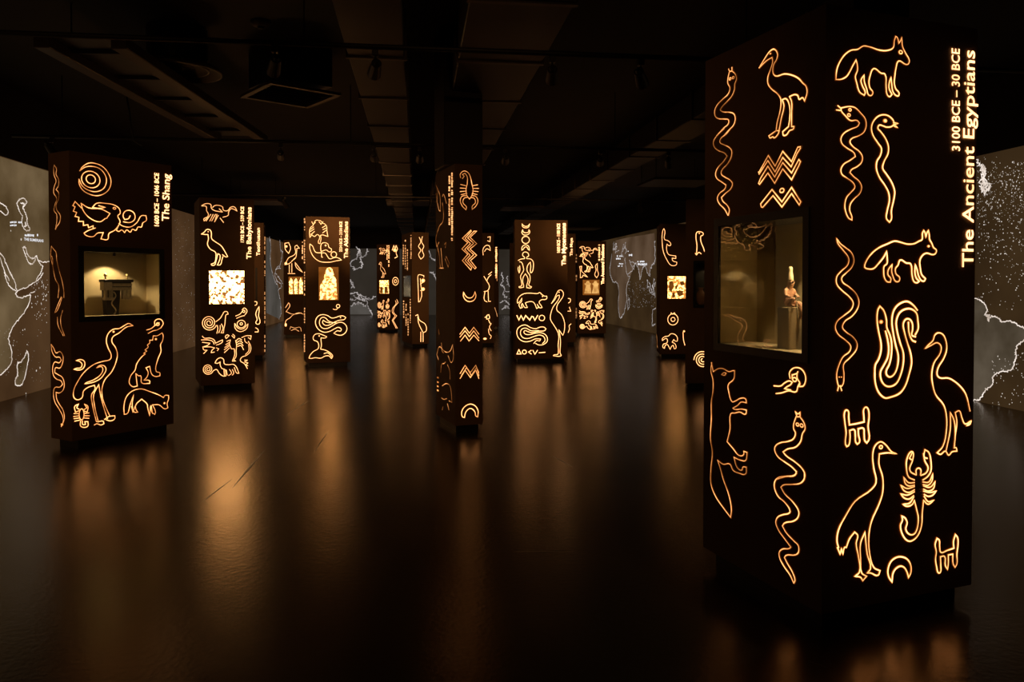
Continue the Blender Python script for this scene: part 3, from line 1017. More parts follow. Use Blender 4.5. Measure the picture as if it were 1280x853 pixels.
for xx in (132, 159):
    bm = bmesh.new()
    c = f.u * ua(xx) + f.n * 0.0 + Vector((0, 0, za(349.5) - zfl))
    add_tube(bm, c, c + Vector((0, 0, 0.03)), 0.008, n=10)
    add_sphere(bm, c + Vector((0, 0, 0.042)), (0.017, 0.017, 0.017))
    bm_obj('mount_pin', bm, M_BRASS, bf, True)

# ---- Babylonians
B = Pillar((243.5, 11.79), (250, 10.94), (318, 11.27), 'pillar titled The Babylonians with a bright square tablet light box')
f = B.R
B1, B3 = (240, 240, 8.53), (240, 380, 8.53)
HB = 0.0095
TWOHEAD = '105,145 150,125 200,135 205,170 230,195 290,210 325,215 290,180;105,150 150,155 155,200 175,240 165,265 125,290 130,310;220,165 245,145 290,145 325,160 335,195 380,200 410,165 450,160 480,205 455,190 415,180 390,215 385,250 330,270;130,310 175,265;200,240 150,310;225,240 190,310;250,240 210,310;265,240 245,310;280,250 240,320;300,280 335,325'
WALKBIRD = '100,450 130,430 160,400 190,405 205,430 210,500 245,530 310,575 350,635 380,690 365,695 325,670;100,450 140,455 170,455 175,500 165,560 195,610 250,645 255,690 240,755 205,770 210,782 240,780 255,740 275,660 295,670 300,700 280,760 270,780 300,778 320,720 330,690;d:172,425,6'
LOWER = [
    ('snail_bird_symbol', 'sp:182,202,82,12,3.0,20;255,190 300,155 325,115 345,85 375,85 385,110 365,115 355,160 350,220 340,260 335,310 310,310 330,260 315,215;270,230 275,265 265,315;300,230 300,270 285,310'),
    ('hand_and_eye_symbol', '465,130 510,110 540,75;475,155 520,135 560,125;535,65 555,45 580,60 585,85 565,115;c:552,80,12'),
    ('sun_bowl_symbol', 'c:525,215,44,40;c:525,213,13;455,210 460,260 500,295 540,292 585,260 597,215 580,230 555,260 520,270 485,255 460,215'),
    ('winged_beast_symbol', '110,345 130,365 190,365 235,385 250,420 290,400 325,385 325,405 290,430 260,440;100,385 170,385 220,400 235,430;110,410 190,420 170,440 115,460 125,490 160,495 125,530;115,460 200,460 240,470;260,470 285,480 270,500;240,470 210,500 205,520 240,515'),
    ('scorpion_symbol', '390,345 365,370 355,350 375,330 395,340;425,340 450,365 455,345 435,325;410,385 370,400;400,410 360,435;400,430 350,465;395,450 345,490;400,470 345,520;470,395 500,370 530,385;475,415 510,395 540,415;480,435 515,420 545,445;485,455 520,445 550,490;420,480 450,480 455,540 430,610;470,500 470,560 445,600 465,610 430,612;410,385 400,430 420,480;465,390 475,440 470,500'),
    ('rising_serpent_symbol', '530,360 580,340 630,340 625,380 600,360;560,370 565,400 590,420;600,400 625,450 620,510 580,550 530,570 515,605 560,640 590,690;605,430 605,500 570,540;560,600 590,600 560,620 595,630 570,655 595,660'),
    ('curl_tailed_dog_symbol', 'sp:170,697,58,8,2.7,20;225,715 260,700 290,740 330,770 360,770 350,700 320,690 300,650 300,620 270,635 245,630 265,595 300,575 335,590 345,640 390,650 440,645 470,670 500,740 480,740 450,680;340,700 345,765;365,705 375,760;400,700 420,740 390,765;430,700 445,740 430,760')]
glyph(f, 'two_headed_beast_symbol', [(B1, TWOHEAD)], HB, 0.62, 0.8)
glyph(f, 'walking_bird_symbol', [(B1, WALKBIRD)], HB, 1.0, 0.2)
for nm, s in LOWER:
    glyph(f, nm, [(B3, s)], HB * 0.9, 0.85, 0.4)
lettering(f, 'title_word', 'The Babylonians', (313.8, 324), (314.2, 259.3), 6.0, 0.018)
lettering(f, 'date_word', '1792 BCE \u2013 539 BCE', (304.8, 303), (304.8, 258.5), 4.2, 0.018)
backlit(B, f, B.rect(f, 261.5, 338.5, 305.4, 380), M_TABLET, name='glowing_tablet')
B.build()

# ---- Teotihuacan
Cc = Pillar((303.4, 16.3), (300, 15.5), (330, 15.6), 'pillar titled Teotihuacan half hidden behind the Babylonians pillar')
f = Cc.R
lettering(f, 'title_word', 'Teotihuacan', (324.8, 319.8), (324.8, 285), 4.4, 0.02, 0.95)
glyph(f, 'lizard_symbol', [(B3, '700,50 680,110 695,170 680,200 695,218 720,210 725,180 710,130 715,80 715,30 705,45')], 0.012, 1.0)
glyph(f, 'bowl_symbol', [(B3, '672,300 705,300 705,275 680,255')], 0.012, 0.9)
glyph(f, 'ring_symbol', [((240, 330, 12.19), '955,575 985,580 985,620 960,632')], 0.012, 0.9)
dash_lines(Cc.K, 'edge_cut_marks', [(330.3, 290, 331.3, 345), (330.3, 365, 331.3, 440)], 0.35, 6)
Cc.hole(f, Cc.rect(f, 319.2, 335, 321.8, 379))
box_on_face(f, 'slot_lining', *Cc.rect(f, 319.0, 334.5, 322.0, 379.5), -0.05, -0.02, M_FRAME)
Cc.build()

# ---- pillar with a lit figure panel behind the Akkadians
D = Pillar((354.8, 22.8), (354.5, 21.8), (386, 22.0), 'far pillar with a heron and a glowing figure panel, just left of the Akkadians pillar')
f = D.R
D1 = (345, 290, 6.32)
HF = 0.014
glyph(f, 'heron_symbol', [(D1, '150,130 150,115 165,105 185,130 165,130 162,165 155,205 125,230;150,130 155,165 140,185 100,205 80,240 70,260 105,250 150,205;105,260 105,325;125,250 125,320;95,330 150,330')], HF, 0.85, 0.4)
glyph(f, 'seated_creature_symbol', [(D1, '70,90 100,85 115,130 100,170 75,140 70,90;d:82,115,9')], HF, 0.9)
glyph(f, 'egg_symbol', [(D1, 'd:78,250,11')], HF, 1.0)
glyph(f, 'feather_symbol', [(D1, '150,240 180,280 210,320 160,280*')], HF, 0.75, 0.5)
glyph(f, 'running_beast_symbol', [(D1, '75,600 100,560 110,580 80,630 130,650 200,640;70,740 80,700 110,680 130,660 180,640 215,650')], HF, 0.6, 0.8)
glyph(f, 'low_beast_symbol', [(D1, '110,770 115,750 150,760 190,755 200,785;120,780 150,770 180,785')], HF, 0.5, 0.9)
glyph(f, 'seed_symbol', [(D1, 'd:77,735,9,14')], HF, 1.0)
dash_lines(f, 'title_word', [(380.0, 302, 382.4, 326)], 0.75, 1.7)
dash_lines(f, 'date_word', [(377.2, 302.5, 378.8, 324)], 0.75, 1.5)
backlit(D, f, D.rect(f, 360.8, 346, 379.0, 368.4), M_AMBER, name='amber_light_box')
for xa in (100, 138, 178):
    shape_on_face(f, 'glowing_figure', D1, ' '.join('%g,%g' % (x + xa, y) for x, y in ((4, 490), (6, 430), (2, 400), (10, 380), (18, 362), (28, 380), (35, 400), (31, 430), (33, 490))), M_RELIEF, -0.012, -0.004)
D.build()

# ---- Akkadians
E_ = Pillar((379.5, 14.9), (382.5, 14.07), (437.5, 14.3), 'pillar titled The Akkadians with a glowing stele light box')
f = E_.R
E1, E2, E3 = (375, 265, 12.19), (375, 325, 12.19), (375, 385, 10.66)
HE = 0.0105
glyph(f, 'scorpion_symbol', [(E1, '150,390 145,310 160,240 200,205 215,170 240,130 285,130 320,140 340,170 370,180 405,220 410,290 425,375;165,345 220,300;160,300 215,260;165,265 210,230;150,390 180,350 220,375 265,345 300,380 280,475 305,485 320,400 310,360 345,350 375,360 425,375;345,320 400,280;350,270 405,245;340,240 390,210;180,150 200,190 235,160;290,150 320,190 350,150')], HE, 0.95, 0.2)
glyph(f, 'lion_boat_symbol', [(E1, '150,490 150,560 190,660 230,710 300,755 380,768 470,765 560,745 630,735 600,710 540,695 450,715 420,680 385,630 330,625 240,615 215,580 190,520 150,490;320,600 315,530 335,480 380,470 425,490 440,540 480,570 465,610 435,605 400,580 360,590 330,600;325,610 330,690 345,690;d:390,512,14;c:515,650,42')], HE, 1.0, 0.2)
lettering(f, 'title_word', 'The Akkadians', (434.8, 323), (434.8, 277), 5.0, 0.02)
lettering(f, 'date_word', '2334 BCE \u2013 2154 BCE', (427.6, 315), (427.6, 277), 3.5, 0.02)
glyph(f, 'hand_and_eye_symbol', [(E2, 'c:580,705,26;505,750 545,760 580,730')], HE, 0.85, 0.3)
glyph(f, 'coiled_serpent_symbol', [(E3, '610,130 580,110 530,110 470,130 420,135 370,105 310,90 250,105 210,160 212,230 250,290 320,325 390,315 460,280 510,260 550,285 540,310 500,305 450,340;480,200 430,195 380,175 330,130 290,130 262,170 265,230 300,270 360,275 430,240 500,200 560,195 610,230 625,280 605,330 550,365 500,360 460,345;610,130 590,155 530,165 460,190 400,225 350,235 315,220 300,190 310,165 350,190 400,200;d:540,130,8')], HE, 1.0, 0.1)
glyph(f, 'duck_symbol', [(E3, '120,670 130,640 180,580 240,545 250,500 230,450 185,430 175,395 200,355 250,345 300,360 355,385 340,400 280,400 280,430 285,500 275,550 340,565 400,600 435,640 420,675 380,640 330,645 280,670 200,665 145,675*;d:255,375,9;320,610 370,600 430,660')], HE, 0.95, 0.2)
dash_lines(E_.L, 'side_cut_marks', [(380.2, 273, 381.8, 288), (380.0, 300, 381.6, 330), (380.2, 340, 381.6, 370), (380.2, 385, 381.6, 404), (380.0, 418, 381.6, 440)], 0.45, 3.4)
rE = E_.rect(f, 398.4, 334, 423.2, 375.5)
backlit(E_, f, rE, M_AMBER, name='amber_light_box')
shape_on_face(f, 'glowing_stele', E2, '300,605 310,380 360,310 380,200 410,130 450,112 490,135 520,240 550,300 555,450 570,605', M_RELIEF, -0.012, -0.005)
E_.build()

# ---- small far pillar with a bright panel
Fp = Pillar((471, 24.4), (487.5, 24.0), (499.5, 24.4), 'small far pillar crowded with symbols, a white-hot panel on its left face')
f = Fp.L
F1 = (440, 280, 6.09)
HS = 0.012
glyph(f, 'two_headed_beast_symbol', [((471.0, 305.0, 33.0, 24.0), TWOHEAD)], HS, 0.7, 0.6)
glyph(f, 'walking_bird_symbol', [((470.5, 308.0, 32.0, 20.0), WALKBIRD)], HS, 0.7, 0.6)
FX = (472 - 100 / 34.0, 373.6 - 45 / 20.1, 34.0, 20.1)
for nm, s in LOWER:
    glyph(f, nm, [(FX, s)], HS, 0.8, 0.4)
dash_lines(f, 'title_word', [(485.4, 307, 487.0, 334)], 1.0, 1.7)
dash_lines(f, 'date_word', [(483.2, 307, 484.6, 325)], 0.9, 1.5)
backlit(Fp, f, Fp.rect(f, 474, 350.6, 486, 367), M_RELIEF, name='glowing_figure_panel')
for t_ in ('212,528 214,480 232,480 234,528', '245,528 247,480 270,480 272,528'):
    shape_on_face(f, 'panel_figure', F1, t_, M_DARKSHAPE, -0.012, -0.006)
f = Fp.R
glyph(f, 'lizard_symbol', [(F1, '305,200 318,165 328,190 335,165 345,195 335,215 345,250 325,260;d:325,200,14')], 0.018, 1.0)
glyph(f, 'sun_symbol', [(F1, 'c:330,437,22,30;c:330,437,9,12')], 0.015, 0.9)
glyph(f, 'snake_symbol', [(F1, '340,575 350,600 320,640 315,670 340,700 312,735 345,795;330,585 335,605 308,645 305,670 328,700 305,735 335,795')], 0.013, 0.85, 0.3)
Fp.build()

# ---- pillar with a dim grey case
Gp = Pillar((502.5, 19.48), (515, 18.4), (536, 18.54), 'slim pillar with a dim grey case, between the small far pillar and the tall column')
f = Gp.R
G1 = (495, 280, 5.33)
glyph(f, 'lizard_symbol', [(G1, '155,90 165,120 150,150 165,175 150,205 165,235 185,215 175,175 185,150 170,120 175,85')], 0.0115, 0.9)
glyph(f, 'key_staff_symbol', [(G1, '145,355 150,340 185,345 185,355;145,355 150,520 160,515 162,365;d:180,378,13;d:180,435,12;163,400 180,390;163,445 178,440')], 0.012, 0.95)
glyph(f, 'standing_bird_symbol', [(G1, '130,612 145,605 155,640 195,670 200,715 180,725 150,660 145,620;165,720 165,785;180,725 180,785')], 0.0125, 0.95)
f = Gp.L
dash_lines(f, 'title_word', [(513.2, 294, 514.6, 324)], 0.5, 1.6)
dash_lines(f, 'small_cut_marks', [(503.5, 306, 505.0, 332), (506.2, 300, 507.4, 336), (508.8, 312, 510.0, 338), (504.0, 376, 505.4, 398), (507, 380, 508.4, 412), (509.6, 392, 511, 424), (512.4, 374, 513.6, 404)], 0.4, 3.2)
rG = Gp.rect(f, 504.2, 345, 513.6, 371)
vitrine(Gp, f, rG, 0.22, 9, (0.5, 0.5), bar=0.01, side=0.0, lining=principled('grey_case_lining', (0.5, 0.5, 0.48), 0.8))
Gp.build()

# ---- tall column in the middle
H = Pillar((545, 8.58), (569, 7.87), (603, 7.97), 'narrow pillar in the middle of the hall with a scorpion above zigzags and crescents')
f = H.R
H1, H2 = (530, 180, 4.49), (530, 360, 4.06)
HH = 0.0072
glyph(f, 'scorpion_symbol', [(H1, '205,190 203,170 225,152 250,165 262,195 268,225;215,195 225,182 215,172 230,165 242,185 242,225;242,225 235,260 240,290 255,310 268,290 275,260 268,225;240,290 212,295 203,320 215,350 235,370 238,355 218,330 225,305 245,300;268,290 290,295 302,320 290,350 270,368 270,350 288,330 280,305 262,302;235,235 205,228;235,250 203,248;238,265 203,268;240,278 208,285;272,235 300,230;272,250 305,250;272,265 303,268;270,278 298,285')], HH, 0.85, 0.5)
glyph(f, 'zigzag_band_symbol', [(H1, '!262,485 215,530 245,555 212,590 245,620 215,655 262,708 268,695 230,655 258,625 228,592 260,560 230,530 265,490*;!295,490 258,525 295,560 258,590 295,625 260,655 292,695 285,702 245,655 278,622 243,590 278,558 245,528 280,490*')], HH, 0.85, 0.5)
glyph(f, 'crescent_symbol', [(H2, '200,22 200,45 215,65 235,70 255,60 263,40 258,20 252,38 240,50 222,50 210,40*')], HH, 1.0)
glyph(f, 'water_ripple_symbol', [(H2, '!182,235 208,200 230,230 252,200 278,235;!182,250 208,218 230,248 252,218 278,255;!185,270 208,240 228,270 252,240 278,268')], HH, 0.95, 0.2)
glyph(f, 'water_ripple_symbol', [(H2, '!183,435 208,393 235,430 262,393 278,430;!183,460 208,418 235,455 262,418 278,460;!190,445 215,405 240,445 265,405 278,445')], HH, 0.9, 0.5)
glyph(f, 'crescent_symbol', [(H2, '195,655 192,625 210,600 235,590 260,600 274,625 272,655 262,650 258,630 235,612 212,630 205,658*')], HH * 1.1, 1.1)
f = H.L
H3 = (543, 205, 8.13)
dash_lines(f, 'title_word', [(564.2, 216, 566.4, 301)], 0.55, 2.4)
dash_lines(f, 'date_word', [(561.0, 220, 563.0, 284)], 0.6, 2.2)
glyph(f, 'hanging_feather_symbol', [(H3, '20,220 35,260 30,390 20,300;40,260 60,330 65,480 50,470 35,400')], 0.011, 0.32, 1.0)
glyph(f, 'heron_symbol', [(H3, '85,330 95,310 125,400;85,400 95,560 50,640 25,720'), ((540, 200, 3.88), '35,330 20,385 25,420 35,400;28,420 36,460 42,522;45,430 52,520;36,525 58,525')], 0.011, 0.42, 1.0)
glyph(f, 'small_animal_symbol', [((540, 200, 3.88), '62,410 70,400 66,425;70,470 85,500 80,520 65,480')], 0.010, 0.35, 1.0)
H4 = (540, 400, 5.33)
glyph(f, 'antelope_symbol', [(H4, '45,65 50,95;65,155 70,210 80,220;35,225 50,180 75,200 95,215 125,205 140,165;45,265 33,230;110,240 130,285 145,250 140,170')], 0.009, 0.5, 0.8)
glyph(f, 'horned_mask_symbol', [(H4, '60,350 65,300 85,290 92,280;105,300 120,340 122,395;70,440 100,425 125,450 135,550 115,540;65,520 80,530 100,525;75,580 70,600;105,560 115,600')], 0.009, 0.5, 0.8)
glyph(f, 'bead_row_symbol', [(H4, 'd:40,385,7;d:40,415,7;d:40,443,7;d:40,470,7')], 0.009, 0.7, 0.5)
H.build()

# ---- pillars half hidden behind the tall one
I_ = Pillar((594.5, 19.6), (594, 18.7), (617.5, 18.8), 'amber pillar half hidden behind the middle one on its right')
f = I_.R
I1 = (595, 280, 4.49)
glyph(f, 'leaping_animal_symbol', [(I1, '40,175 40,140 60,120 75,125 80,150 60,140 48,155;65,75 80,72 78,100 65,95')], 0.013, 0.85, 0.3)
glyph(f, 'standing_bird_symbol', [(I1, '45,295 60,320 70,300 85,285;60,320 75,350 65,375 45,380;50,380 48,430 62,438;68,378 70,435 82,435;70,285 88,270')], 0.013, 0.95, 0.1)
glyph(f, 'flower_symbol', [(I1, '60,515 72,510 75,530 60,535*;50,525 62,520;70,540 80,560')], 0.014, 1.0)
glyph(f, 'hanging_leaf_symbol', [(I1, '85,560 75,580 85,600;70,590 75,620 85,630 80,645')], 0.012, 0.8, 0.4)
glyph(f, 'seed_symbol', [(I1, 'd:50,645,10,6')], 0.012, 1.1)
I_.build()
Jp = Pillar((606.3, 26.8), (606, 25.8), (623.5, 25.8), 'far sliver of a pillar with a bright title, right of the half hidden amber pillar')
f = Jp.R
dash_lines(f, 'title_word', [(619.0, 309, 621.6, 348)], 0.9, 1.6)
glyph(f, 'cut_mark_symbol', [(I1, '105,470 115,500 120,520;118,240 118,320')], 0.012, 0.4, 0.8)
Jp.build()
Qp = Pillar((637, 24.2), (637, 23.4), (665, 23.4), 'unlit edge of a pillar hiding behind the Mycenaeans pillar on its left')
Qp.build()

# ---- Mycenaeans
K = Pillar((641.6, 15.6), (643.5, 14.84), (709.5, 14.95), 'pillar titled The Mycenaeans with moon phases, a standing man and a heron')
f = K.R
K1, K2 = (640, 270, 8.97), (640, 355, 8.12)
HK = 0.0112
glyph(f, 'thin_crescent_symbol', [(K1, '112,90 118,120 150,135 185,125 198,90 180,112 150,118 125,105*')], HK, 1.0)
glyph(f, 'crescent_symbol', [(K1, '120,155 110,185 125,210 155,215 185,205 200,180 190,155 185,180 155,190 125,178*')], HK, 1.0)
glyph(f, 'full_moon_symbol', [(K1, 'c:153,270,42,40')], HK, 1.05)
glyph(f, 'crescent_symbol', [(K1, '110,385 115,345 150,325 185,340 195,385 180,375 165,350 145,350 125,375*')], HK, 1.0)
glyph(f, 'standing_man_symbol', [(K1, '70,500 100,485 140,480 140,465 120,445 125,415 150,405 180,420 185,450 165,465 165,480 210,485 235,510 240,560 225,630 210,640 205,620 210,570 205,520 185,540 168,580 170,620 200,670 200,730 190,780 218,795 210,808 165,805 165,780 180,720 170,680 150,650 125,690 120,740 130,780 130,800 80,803 78,795 105,785 105,730 95,680 130,610 125,570 105,520 85,515;70,575 68,600 80,640 88,610 85,560')], HK, 0.95, 0.15)
lettering(f, 'title_word', 'The Mycenaeans', (707, 332), (707, 279), 5.2, 0.03, 1.15)
lettering(f, 'date_word', '1600 BCE \u2013 1100 BCE', (699.9, 316), (699.9, 279.6), 3.9, 0.03, 1.1)
glyph(f, 'bear_symbol', [(K2, '55,195 55,165 85,120 130,98 200,95 262,98 280,88 300,105 330,125 352,125 352,150 330,160 305,160 275,185 295,220 305,240 285,245 255,205 270,240 250,250 215,185 155,185 135,195 155,240 130,240 105,200 95,215 105,240 85,248 70,210 95,180 100,145 75,185 55,195;d:310,127,7')], HK, 1.0, 0.1)
glyph(f, 'tooth_row_symbol', [(K2, '!50,322 70,368 92,322 115,368 138,322 160,345 180,368 200,330 215,335 232,370 260,322')], HK * 1.5, 1.1)
glyph(f, 'ring_symbol', [(K2, 'c:303,347,28')], HK, 1.05)
glyph(f, 'coiled_serpent_symbol', [(K2, '345,458 325,440 290,438 240,455 190,445 140,418 95,425 55,460 52,520 80,565 130,588 190,580 240,558 290,560 280,580 250,575 222,605;345,458 330,475 270,480 200,495 160,485 130,475 120,490 135,510 180,515 240,500 310,500 350,530 358,580 320,615 270,620 240,605;270,475 190,475 140,450 100,460 85,500 110,545 160,555 220,535 280,520 320,535 335,575 310,605')], HK, 1.05)
glyph(f, 'sign_row_symbol', [(K2, '!50,712 70,668 92,712*;c:125,692,20;!195,675 168,692 195,712;!212,675 232,715 258,675;275,700 335,695')], HK * 1.2, 1.0)
glyph(f, 'heron_symbol', [(K2, '400,200 430,150 455,95 470,70 495,62 518,85 520,120 490,170 460,215 455,265 500,310 530,380 535,430 525,500 515,522 475,465 485,520 492,580 490,640 490,710 500,725 495,732 420,730 425,722 465,715 470,690 468,620 475,540 465,490 425,420 390,360 392,310 415,240 480,140 480,115 460,120 435,160 400,200;d:477,85,6')], HK * 0.9, 1.0, 0.1)
K.build()

# ---- Maya
Lp = Pillar((690.2, 19.8), (690, 19.0), (719.5, 19.05), 'pillar titled The Maya peeping out behind the Mycenaeans pillar')
f = Lp.R
lettering(f, 'title_word', 'The Maya', (715.6, 320), (715.6, 297.5), 3.4, 0.02, 0.8)
L1 = (700, 290, 6.1)
glyph(f, 'curl_symbol', [(L1, '62,508 78,512 76,535 64,542')], 0.013, 0.9)
glyph(f, 'bowl_symbol', [(L1, '60,605 82,605 72,575')], 0.013, 0.8)
glyph(f, 'hook_symbol', [(L1, '62,768 72,740 70,715 84,702')], 0.013, 0.8)
Lp.build()

# ---- Ancestral Puebloans
Mp = Pillar((718.7, 23.2), (722, 22.3), (757.5, 22.4), 'far pillar titled The Ancestral Puebloans in front of the right-hand map wall')
f = Mp.R
HM = 0.0135
glyph(f, 'two_headed_beast_symbol', [((718.5, 300.5, 17.0, 16.0), TWOHEAD)], HM, 0.7, 0.4)
glyph(f, 'walking_bird_symbol', [((718.8, 294.0, 17.0, 17.0), WALKBIRD)], HM, 0.95)
glyph(f, 'sitting_duck_symbol', [(L1, '150,265 165,262 165,300 185,320 210,345 175,330 170,345 155,350 155,300 150,265')], HM, 0.9, 0.2)
glyph(f, 'lizard_symbol', [(L1, '270,260 285,240 285,290 293,325 280,350 265,330 275,290*')], HM, 0.8, 0.3)
MX = (717.9, 369.5, 17.04, 18.08)
for nm, s in LOWER:
    glyph(f, nm, [(MX, s)], HM, 0.9, 0.2)
lettering(f, 'title_word', 'The Ancestral Puebloans', (755, 355.6), (755, 305.6), 3.7, 0.03)
dash_lines(f, 'date_word', [(747.8, 306, 750.2, 326)], 1.0, 1.5)
rM = Mp.rect(f, 728.5, 350, 749.5, 369)
backlit(Mp, f, rM, M_AMBER, name='amber_light_box')
for xa in (0, 58):
    shape_on_face(f, 'glowing_vessel', L1, ' '.join('%g,%g' % (x + xa, y) for x, y in ((185, 470), (192, 440), (198, 410), (186, 395), (200, 388), (206, 375), (222, 375), (226, 388), (238, 395), (232, 410), (236, 440), (240, 470))), M_AMBERBROWN, -0.012, -0.004)
dash_lines(Mp.L, 'side_cut_marks', [(719.6, 318, 721.4, 330), (719.6, 340, 721.4, 352), (719.6, 385, 721.4, 398)], 0.15, 4.0)
Mp.build()

# ---- right-hand pillar with a relief panel
Np = Pillar((820.7, 16.8), (825, 15.8), (868, 15.9), 'pillar with a glowing relief panel over a round pot, beside the right-hand map wall')
f = Np.R
N1, N2 = (815, 275, 7.75), (815, 375, 7.75)
HN = 0.0105
glyph(f, 'climbing_animal_symbol', [(N1, '105,100 115,85 125,110 122,190 150,200 178,225 180,245 165,250 145,235 140,280 160,335 195,345 230,350 230,375 195,370 200,395 240,410 235,435 185,440 140,380 110,310 98,220*')], HN, 0.85, 0.3)
glyph(f, 'round_pot_symbol', [(N2, 'c:202,190,50,54;c:203,190,20;180,140 185,125 200,140 215,125 225,140')], HN, 0.85, 0.2)
glyph(f, 'turtle_symbol', [(N2, '100,395 100,375 130,355 160,350 180,330 220,335 245,365 245,400 225,400 210,385 195,410 225,430 230,470 215,475 205,440 190,450 175,480 160,450 150,435 130,440 120,470 105,460 110,430 140,420 150,400 140,375 120,380*')], HN, 0.85, 0.3)
glyph(f, 'tadpole_symbol', [(N2, 'd:310,305,10;300,315 305,390 318,440')], HN, 0.9)
glyph(Np.L, 'wavy_side_symbol', [(N2, '46,340 52,400 50,440 56,465')], 0.016, 0.4, 1.0)
backlit(Np, f, Np.rect(f, 834.6, 345.6, 857.6, 373.4), M_RELIEF, name='glowing_relief_panel')
for t_ in ('165,600 200,590 215,640 190,700 165,680', '195,715 215,700 230,740 200,755', '240,690 270,680 305,690 300,730 265,745 245,720', '225,640 250,630 245,670 225,675', '270,600 310,590 315,630 285,640'):
    shape_on_face(f, 'relief_dark_patch', N1, t_, M_DARKSHAPE, -0.012, -0.006)  # dark blobs laid over the bright relief panel
Np.build()

# ---- pillar half hidden behind the nearest one
Op = Pillar((857.3, 12.1), (857, 11.2), (932, 11.3), 'pillar half hidden behind the nearest pillar, with a duck above a small dark case')
f = Op.R
glyph(f, 'duck_symbol', [(N1, '430,330 435,250 425,160 435,120 465,115 495,130 490,150 475,155 470,190 480,230 495,265 520,320 600,330;430,330 420,325 430,340 455,315 475,330;d:457,130,7')], HN, 0.85, 0.2)
glyph(f, 'spiral_symbol', [(N2, 'sp:490,580,85,10,3.2,180')], HN, 0.85, 0.1)
rO = Op.rect(f, 869.5, 329, 916, 382)
vitrine(Op, f, rO, 0.22, 1.2, (0.5, 0.5), bar=0.03, side=0.02, lining=M_CASEDARK)
Op.build()
us2, zs2 = f.px(876, 372, 0.11)
q = f.A + f.u * us2 - f.n * 0.11
vb = bmesh.new()
lathe(vb, [(.03, 0), (.05, .02), (.075, .09), (.07, .16), (.035, .21), (.03, .24), (.045, .26)], (0, 0, 0), 20)
vo = bm_obj('clay_jar', vb, M_STONE, None, True)
vo.location = (q.x, q.y, rO[1] + 0.001)
tag(vo, 'small clay jar in the dark case half hidden behind the nearest pillar', 'jar')

# ================================================================== projected map walls
def map_mat(name, c0, c1, strength, scale=0.8):
    return emit_noise(name, c0, c1, strength * S_MAP, scale, 6, 0.32, 0.70)


M_MAPL = map_mat('map_light_ocean_left', (0.048, 0.023, 0.009), (0.085, 0.043, 0.018), 1.0)
M_LANDL = map_mat('map_light_land_left', (0.058, 0.033, 0.011), (0.165, 0.112, 0.056), 1.0, 1.1)
M_MAPR = map_mat('map_light_ocean_right', (0.028, 0.015, 0.006), (0.050, 0.028, 0.011), 1.0)
M_LANDR = map_mat('map_light_land_right', (0.040, 0.028, 0.015), (0.115, 0.090, 0.062), 1.0, 1.4)
M_MAPB = map_mat('map_light_back', (0.022, 0.017, 0.012), (0.036, 0.029, 0.022), 1.0, 0.5)
M_LANDB = map_mat('map_light_land_back', (0.05, 0.044, 0.036), (0.09, 0.08, 0.07), 1.0, 0.7)
M_COAST = emit_noise('map_coast_light', (0.45, 0.36, 0.29), (0.95, 0.84, 0.76), 1.2, 6, 3)
M_COASTDIM = emit_noise('map_coast_light_dim', (0.22, 0.19, 0.18), (0.62, 0.56, 0.54), 0.9, 3, 3)
M_SPECK = emit_noise('map_speck_light', (0.7, 0.58, 0.48), (1.0, 0.9, 0.8), 0.8, 30, 2)
M_LABEL = emit_noise('map_label_light', (0.85, 0.85, 0.88), (0.95, 0.95, 1.0), 1.0, 5, 2)


def screen(name, A, B, mat, label):
    A, B = Vector(A), Vector(B)
    base = (A + B) / 2
    root = empty(name, base, label, 'map screen', 'projected map walls')
    f = Face(A, B, root, base)
    box_on_face(f, 'screen_surface', 0, 0.0, f.w, SCREEN_H, -0.045, 0.0, mat)
    return f


def specks(f, name, spots, mat, rnd):
    V, F, = [], []
    for x, y, r in spots:
        u, z = f.px(x, y)
        b = len(V)
        for k in range(6):
            a = k * math.pi / 3 + rnd.random()
            V.append(f.loc(u + r * math.cos(a), z + r * math.sin(a), 0.005))
        F.append(tuple(range(b, b + 6)))
    o = mesh_obj(name, V, F, mat, f.root)
    o['kind'] = 'stuff'
    return o


def land(f, name, zoom, text, mat, off=0.002):
    x0, y0, s = zoom
    pts = []
    for a in text.split():
        x, y = a.split(',')
        pts.append(f.px(x0 + float(x) / s, y0 + float(y) / s))
    n = len(pts)
    bm = bmesh.new()
    vs_ = [bm.verts.new(f.loc(min(max(u, 0.01), f.w - 0.01), min(max(z, 0.01), SCREEN_H - 0.01), off)) for u, z in pts]
    fc = bm.faces.new(vs_)
    bm.normal_update()
    bmesh.ops.triangulate(bm, faces=[fc])
    return bm_obj(name, bm, mat, f.root)


rnd = random.Random(3)
# ---- left wall
ML = screen('projection_screen', (XL, 3.0, 0), (XL, YB - 0.1, 0), M_MAPL, 'long brown map screen along the left wall, with Arabia and East Africa')
PXL = (0, 0, 1.0)
land(ML, 'land_area', PXL, '-150,150 0,193.8 60,210.6 74,216 74,327 60,327 50,325.5 47,327 45,331 40,336 35,330 32,317 29,309 31,308 36,322 43,322 46,325 53,331 50,343 45,351 33,360 19,365 19,369 23,371 37,368 37,376 30,391 20,403 13,415 10,424 14,437 14,452 6,463 0,470 -60,500 -150,500', M_LANDL)
L3, L4 = (0, 190, 5.33), (0, 340, 5.018)
cw = 0.0062
glyph(ML, 'coastline', [(L3, '110,345 125,320 160,312 178,330 165,355 150,370 165,400 178,440 180,470 198,515 180,525 150,500 145,450 150,430 130,400*;135,340 160,345 150,380;165,470 175,490 160,500')], cw, mat=M_COAST, jag=0.005)
